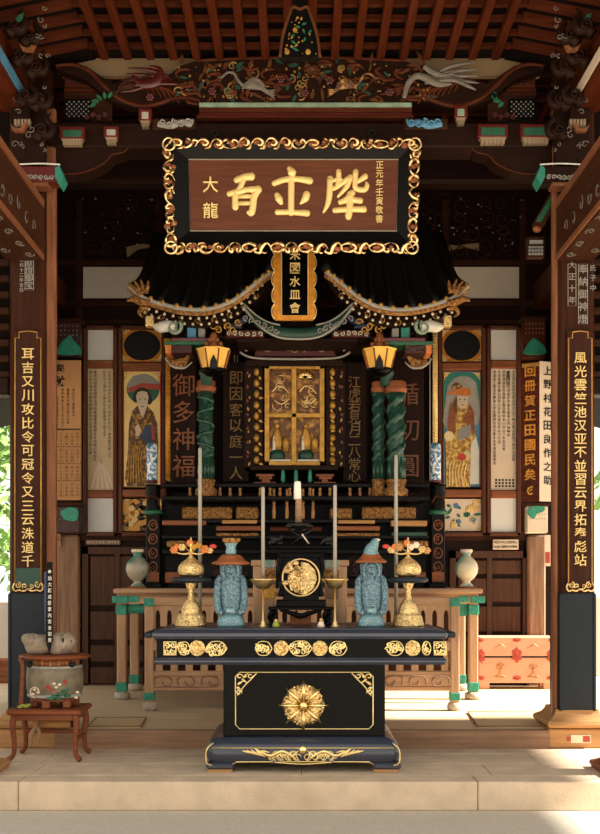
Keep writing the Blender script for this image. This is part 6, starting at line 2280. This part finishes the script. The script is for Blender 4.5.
# flowers painted in relief on the urn
def on_urn(px, py):
    x_ = (px - 55) * k
    yy_ = -math.sqrt(max(0, (28.2 * k) ** 2 - x_ * x_)) * .85
    return Vector((cxu + x_, cyu + yy_ - .004, CZ + (CY - py) * (7.5 + yy_) / F))
m = MB(); g = MB(); wh = MB()
for px, py, r_ in ((54, 684, 2.4), (70, 678, 2.0), (58, 688, 1.6)):
    c = on_urn(px, py)
    for j in range(5): m.ball(c + Vector((r_ * .6 * k * math.cos(j * 1.256), 0, r_ * .6 * k * math.sin(j * 1.256))), (r_ * .5 * k, .008, r_ * .5 * k), 6, 4)
m.build('red_flower', 'flower red', ur)
for px, py in ((60, 695), (66, 692), (70, 688), (56, 697), (64, 697), (72, 694)):
    c = on_urn(px, py); g.ball(c, (4.2 * k, .008, 2 * k), 8, 4)
g.build('green_leaf', 'green paint', ur)
for px, py in ((62, 684), (65, 681), (40, 687), (44, 690), (38, 692), (80, 690), (79, 696), (60, 680)):
    c = on_urn(px, py); wh.ball(c, (2 * k, .006, 1.7 * k), 7, 4)
wh.tube([on_urn(36 + 5 * math.cos(t_) + 4, 690 - 6 * math.sin(t_)) for t_ in [j * .6 for j in range(9)]], .006, 5)
wh.build('pale_flower', 'pale board', ur)
m = MB()
for px in (34, 76):
    m.ball((cxu + (px - 55) * k, cyu - 19.5 * k * .85, zs2 + .37), (.022, .02, .026), 9, 6)
m.build('dark_hole', 'iron', ur)
# stones on the rim
ur.scale = (1, 1, .876)
zr = zs2 + .446 * .876
q = thing('grey_stone', 'lumpy grey stone with a notch on top of the urn', 'stone', (cxu - .03, cyu, zr))
def lump(cx, cz, rx, rz, seed, ry=.1):
    rr_ = random.Random(seed)
    m = MB().ball((cx, cyu, cz), (rx, ry, rz), 18, 12)
    ph = [rr_.uniform(0, 6) for _ in range(6)]
    for v in m.v:
        d = v - Vector((cx, cyu, cz))
        v += d * (.10 * math.sin(d.x * 40 + ph[0]) * math.cos(d.z * 50 + ph[1]) + .06 * math.sin(d.y * 60 + ph[2] + d.x * 30))
        if v.z < zr: v.z = zr
    return m
m = lump(cxu - 15 * k, zr + .07, 15 * k, .085, 1)
for v in lump(cxu - 22 * k, zr + .10, 10 * k, .06, 5).xform(Matrix.Identity(4)).v: pass
b_ = lump(cxu - 23 * k, zr + .105, 9.5 * k, .055, 5); m.add(b_.v, b_.f, True)
b_ = lump(cxu + 6 * k, zr + .07, 13 * k, .09, 2); m.add(b_.v, b_.f, True)
b_ = lump(cxu + 13 * k, zr + .09, 8.5 * k, .065, 3); m.add(b_.v, b_.f, True)
m.build('stone_body', 'rough stone', q)
m = MB().ball((cxu + 11 * k, cyu - .085, zr + .10), (.012, .012, .028), 8, 6).ball((cxu + 18 * k, cyu - .06, zr + .10), (.008, .014, .012), 8, 6)
m.build('dark_hollow', 'iron', q)
# rod with white lettering standing in the notch
q = thing('lettered_rod', 'thin black pointed rod with white lettering, standing upright in the notch of the stone', 'rod', (X(50, 7.4), Y(7.4), zr))
Dq = 7.36
m = MB().prismP([(47, 562), (52, 562), (52.5, 640), (49, 654), (45.5, 640)], Dq, .02)
m.build('rod_body', 'black frame paint', q)
MB().glyphP('奉納大願成就家内安全如意', 49.8, 572, 640, 4.6, Dq - .002, .003, .02, .8).build('white_lettering', 'white paint', q)
MB().prismP([(44, 572), (46.4, 572), (46.2, 636), (44.6, 630)], Dq + .004, .012).build('blue_edge', 'indigo', q)
# bits under and beside
q = thing('wooden_tube', 'pale wooden tube on the stretcher of the stool', 'tube', (X(38, 7.55), Y(7.6), .2))
c0, c1 = Vector((sx0 + .10, sy1 - .06, .235)), Vector((sx0 + .40, sy1 - .06, .235))
MB().tube([c0, c1], .032, 12).build('tube_body', 'tan wood', q)
MB().tube([c1 + Vector((-.004, 0, 0)), c1 + Vector((.012, 0, 0))], [.034, .024], 12).build('tube_mouth', 'dark wood across', q)
q = thing('cloth_strip', 'knotted brown cloth strip tied round the pale wooden tube', 'cloth', c0 + Vector((.03, 0, -.06)))
m = MB()
m.tube([c0 + Vector((.05, .050 * math.cos(t_), .050 * math.sin(t_))) for t_ in [j * PI / 8 for j in range(9)]], .014, 7)
m.tube(smooth_path([c0 + Vector((.05, -.055, 0)), c0 + Vector((.02, -.065, -.05)), c0 + Vector((.0, -.06, -.11)), c0 + Vector((.01, -.055, -.15))], 4), [.014, .018, .016, .01], 7)
m.tube(smooth_path([c0 + Vector((.05, -.055, 0)), c0 + Vector((.07, -.067, -.06)), c0 + Vector((.06, -.06, -.13))], 4), [.014, .016, .01], 7)
m.build('cloth_body', 'cloth', q)
q = thing('yellow_leaf_sprig', 'small yellow green sprig on the stool beside the urn', 'sprig', (X(22, 7.3), Y(7.34), zs2))
m = MB()
for i in range(6):
    m.ball((sx0 + .08 + i * .012, sy0 + .03 + .01 * (i % 2), zs2 + .012 + .007 * (i % 3)), (.022, .01, .011), 8, 5)
m.build('sprig_body', 'leaf yellow green', q)

# ================================================================== chest, mats
Dc = 10.75
q = thing('wooden_chest', 'peach coloured wooden chest with red fittings against the right of the back wall', 'chest', (X(515, Dc), Y(Dc), .14))
ca, cb_ = 479, 555
zb0 = .14
MB().boxP(ca, cb_, 637, 656, Dc, Dc + .3, .008).build('lid', 'chest wood', q)
bd_ = MB().boxP(ca, cb_, 657.5, 683, Dc + .004, Dc + .3, .008).build('chest_body', 'chest wood', q)
m = MB()
for a_ in (ca + 1, cb_ - 11):
    m.box(X(a_, Dc), X(a_ + 10, Dc), Y(Dc) + .02, Y(Dc) + .1, .14, Z(682, Dc), .006).box(X(a_, Dc), X(a_ + 10, Dc), Y(Dc) + .2, Y(Dc) + .28, .14, Z(682, Dc), .006)
m.build('chest_foot', 'chest wood', q)
MB().boxP(ca + 2, cb_ - 2, 655, 658.5, Dc + .01, Dc + .29).build('seam', 'iron', q)
for px, py, rx, ry in ((ca + 2, 640, 2.6, 2), (517, 640, 4.4, 2), (cb_ - 3, 640, 3.4, 2), (ca + 2.5, 656, 3.6, 7), (517, 655, 5.2, 7.5), (cb_ - 4, 656, 4, 7), (ca + 2.5, 678, 3.4, 2.2), (517, 678, 4.4, 2.2), (cb_ - 4, 678, 4.4, 2.2)):
    m = MB().prismP([(px + rx * (1 - .16 * math.cos(6 * t_)) * math.cos(t_) * .95, py - ry * (1 - .16 * math.cos(6 * t_)) * math.sin(t_) * .95) for t_ in [j * PI / 12 for j in range(24)]], Dc - .008, .008, .002)
    for i in range(3):
        m.spiral(px + (i - 1) * rx * .35, py + (i % 2) * ry * .3, min(rx, ry) * .5, Dc - .01, 1.1, i, 1, .35)
    m.build('red_fitting', 'red paint', q)
m = MB()
for px in (500, 533):
    m.spiral(px, 667, 4.4, Dc + .0, 1.6, 0, 1, .5).spiral(px, 667, 3, Dc + .0, 1.2, 3, -1, .5)
    m.tubeP([(px, 671), (px - 2, 675), (px - 5, 677), (px + 5, 677), (px + 2, 675), (px, 671)], Dc + .0, .5, 4)
    m.tubeP([(px - 6, 648), (px - 2, 646), (px + 1, 644), (px + 5, 647)], Dc - .003, .5, 4)
m.build('engraved_emblem', 'tan wood', q)

def mat_on_floor(name, lab, pts, mt, th=.012):
    q = thing(name, lab, 'mat', (pts[0][0], pts[0][1], .1405))
    m = MB()
    n = len(pts)
    m.add([(x_, y_, z) for z in (.1405, .1405 + th) for x_, y_ in pts], [list(range(n - 1, -1, -1)), list(range(n, 2 * n))] + [[i, (i + 1) % n, (i + 1) % n + n, i + n] for i in range(n)])
    m.build('mat_body', mt, q)
    m = MB()
    for i in range(n):
        a_, b2 = Vector((*pts[i], .1405 + th)), Vector((*pts[(i + 1) % n], .1405 + th))
        m.tube([a_, b2], .006, 5)
    m.build('mat_edge', 'sill wood', q)


Dm = lambda py: (CZ - .14) / ((py - CY) / F)
G = lambda px, py: (X(px, Dm(py)), Y(Dm(py)))
mat_on_floor('floor_mat', 'straw mat on the floor behind the stool', [G(88, 728), G(140, 728), G(146, 719), G(96, 719)], 'tatami')
mat_on_floor('floor_mat', 'straw mat on the sunlit floor beside the right column', [G(478, 728), G(545, 728), G(545, 713), G(468, 713)], 'tatami')

# ================================================================== things of one kind share a group
GROUPS = {'bracket_block': 'bracket blocks along the great beam', 'carved_nose': 'scroll carvings on the great beam', 'carved_frieze': 'lattice friezes at the ends of the transom',
          'painted_bracket': 'painted brackets at the column heads', 'dragon_carving': 'dragon carvings above the columns', 'calligraphy_panel': 'calligraphy panels of the inner shrine',
          'dragon_column': 'green dragon columns of the inner shrine', 'gilt_pole': 'slim gilt poles', 'porcelain_cylinder': 'porcelain cylinders', 'carved_post': 'dark carved altar posts',
          'painted_leaf': 'painted wall leaves', 'lettered_leaf': 'lettered wall leaves', 'carved_bracket': 'carved leaf brackets on the back wall', 'name_plate': 'name plates on the back wall',
          'couplet_board': 'couplet boards on the columns', 'vase': 'vases on the long table', 'gilt_stand': 'gilt stands on the black altar', 'ceramic_figure': 'blue ceramic figures on the black altar',
          'tall_candlestick': 'tall grey candles on the black altar', 'offering_box': 'offering boxes behind the incense shrine', 'tiny_figurine': 'tiny figurines on the black altar',
          'floor_mat': 'straw mats on the hall floor', 'iron_hanger': 'iron hangers of the signboard', 'garden_tree': 'trees beyond the hall'}
for o in bpy.data.objects:
    if o.parent is None and o.get('category'):
        k = o.name.split('.')[0]
        if k in GROUPS: o['group'] = GROUPS[k]
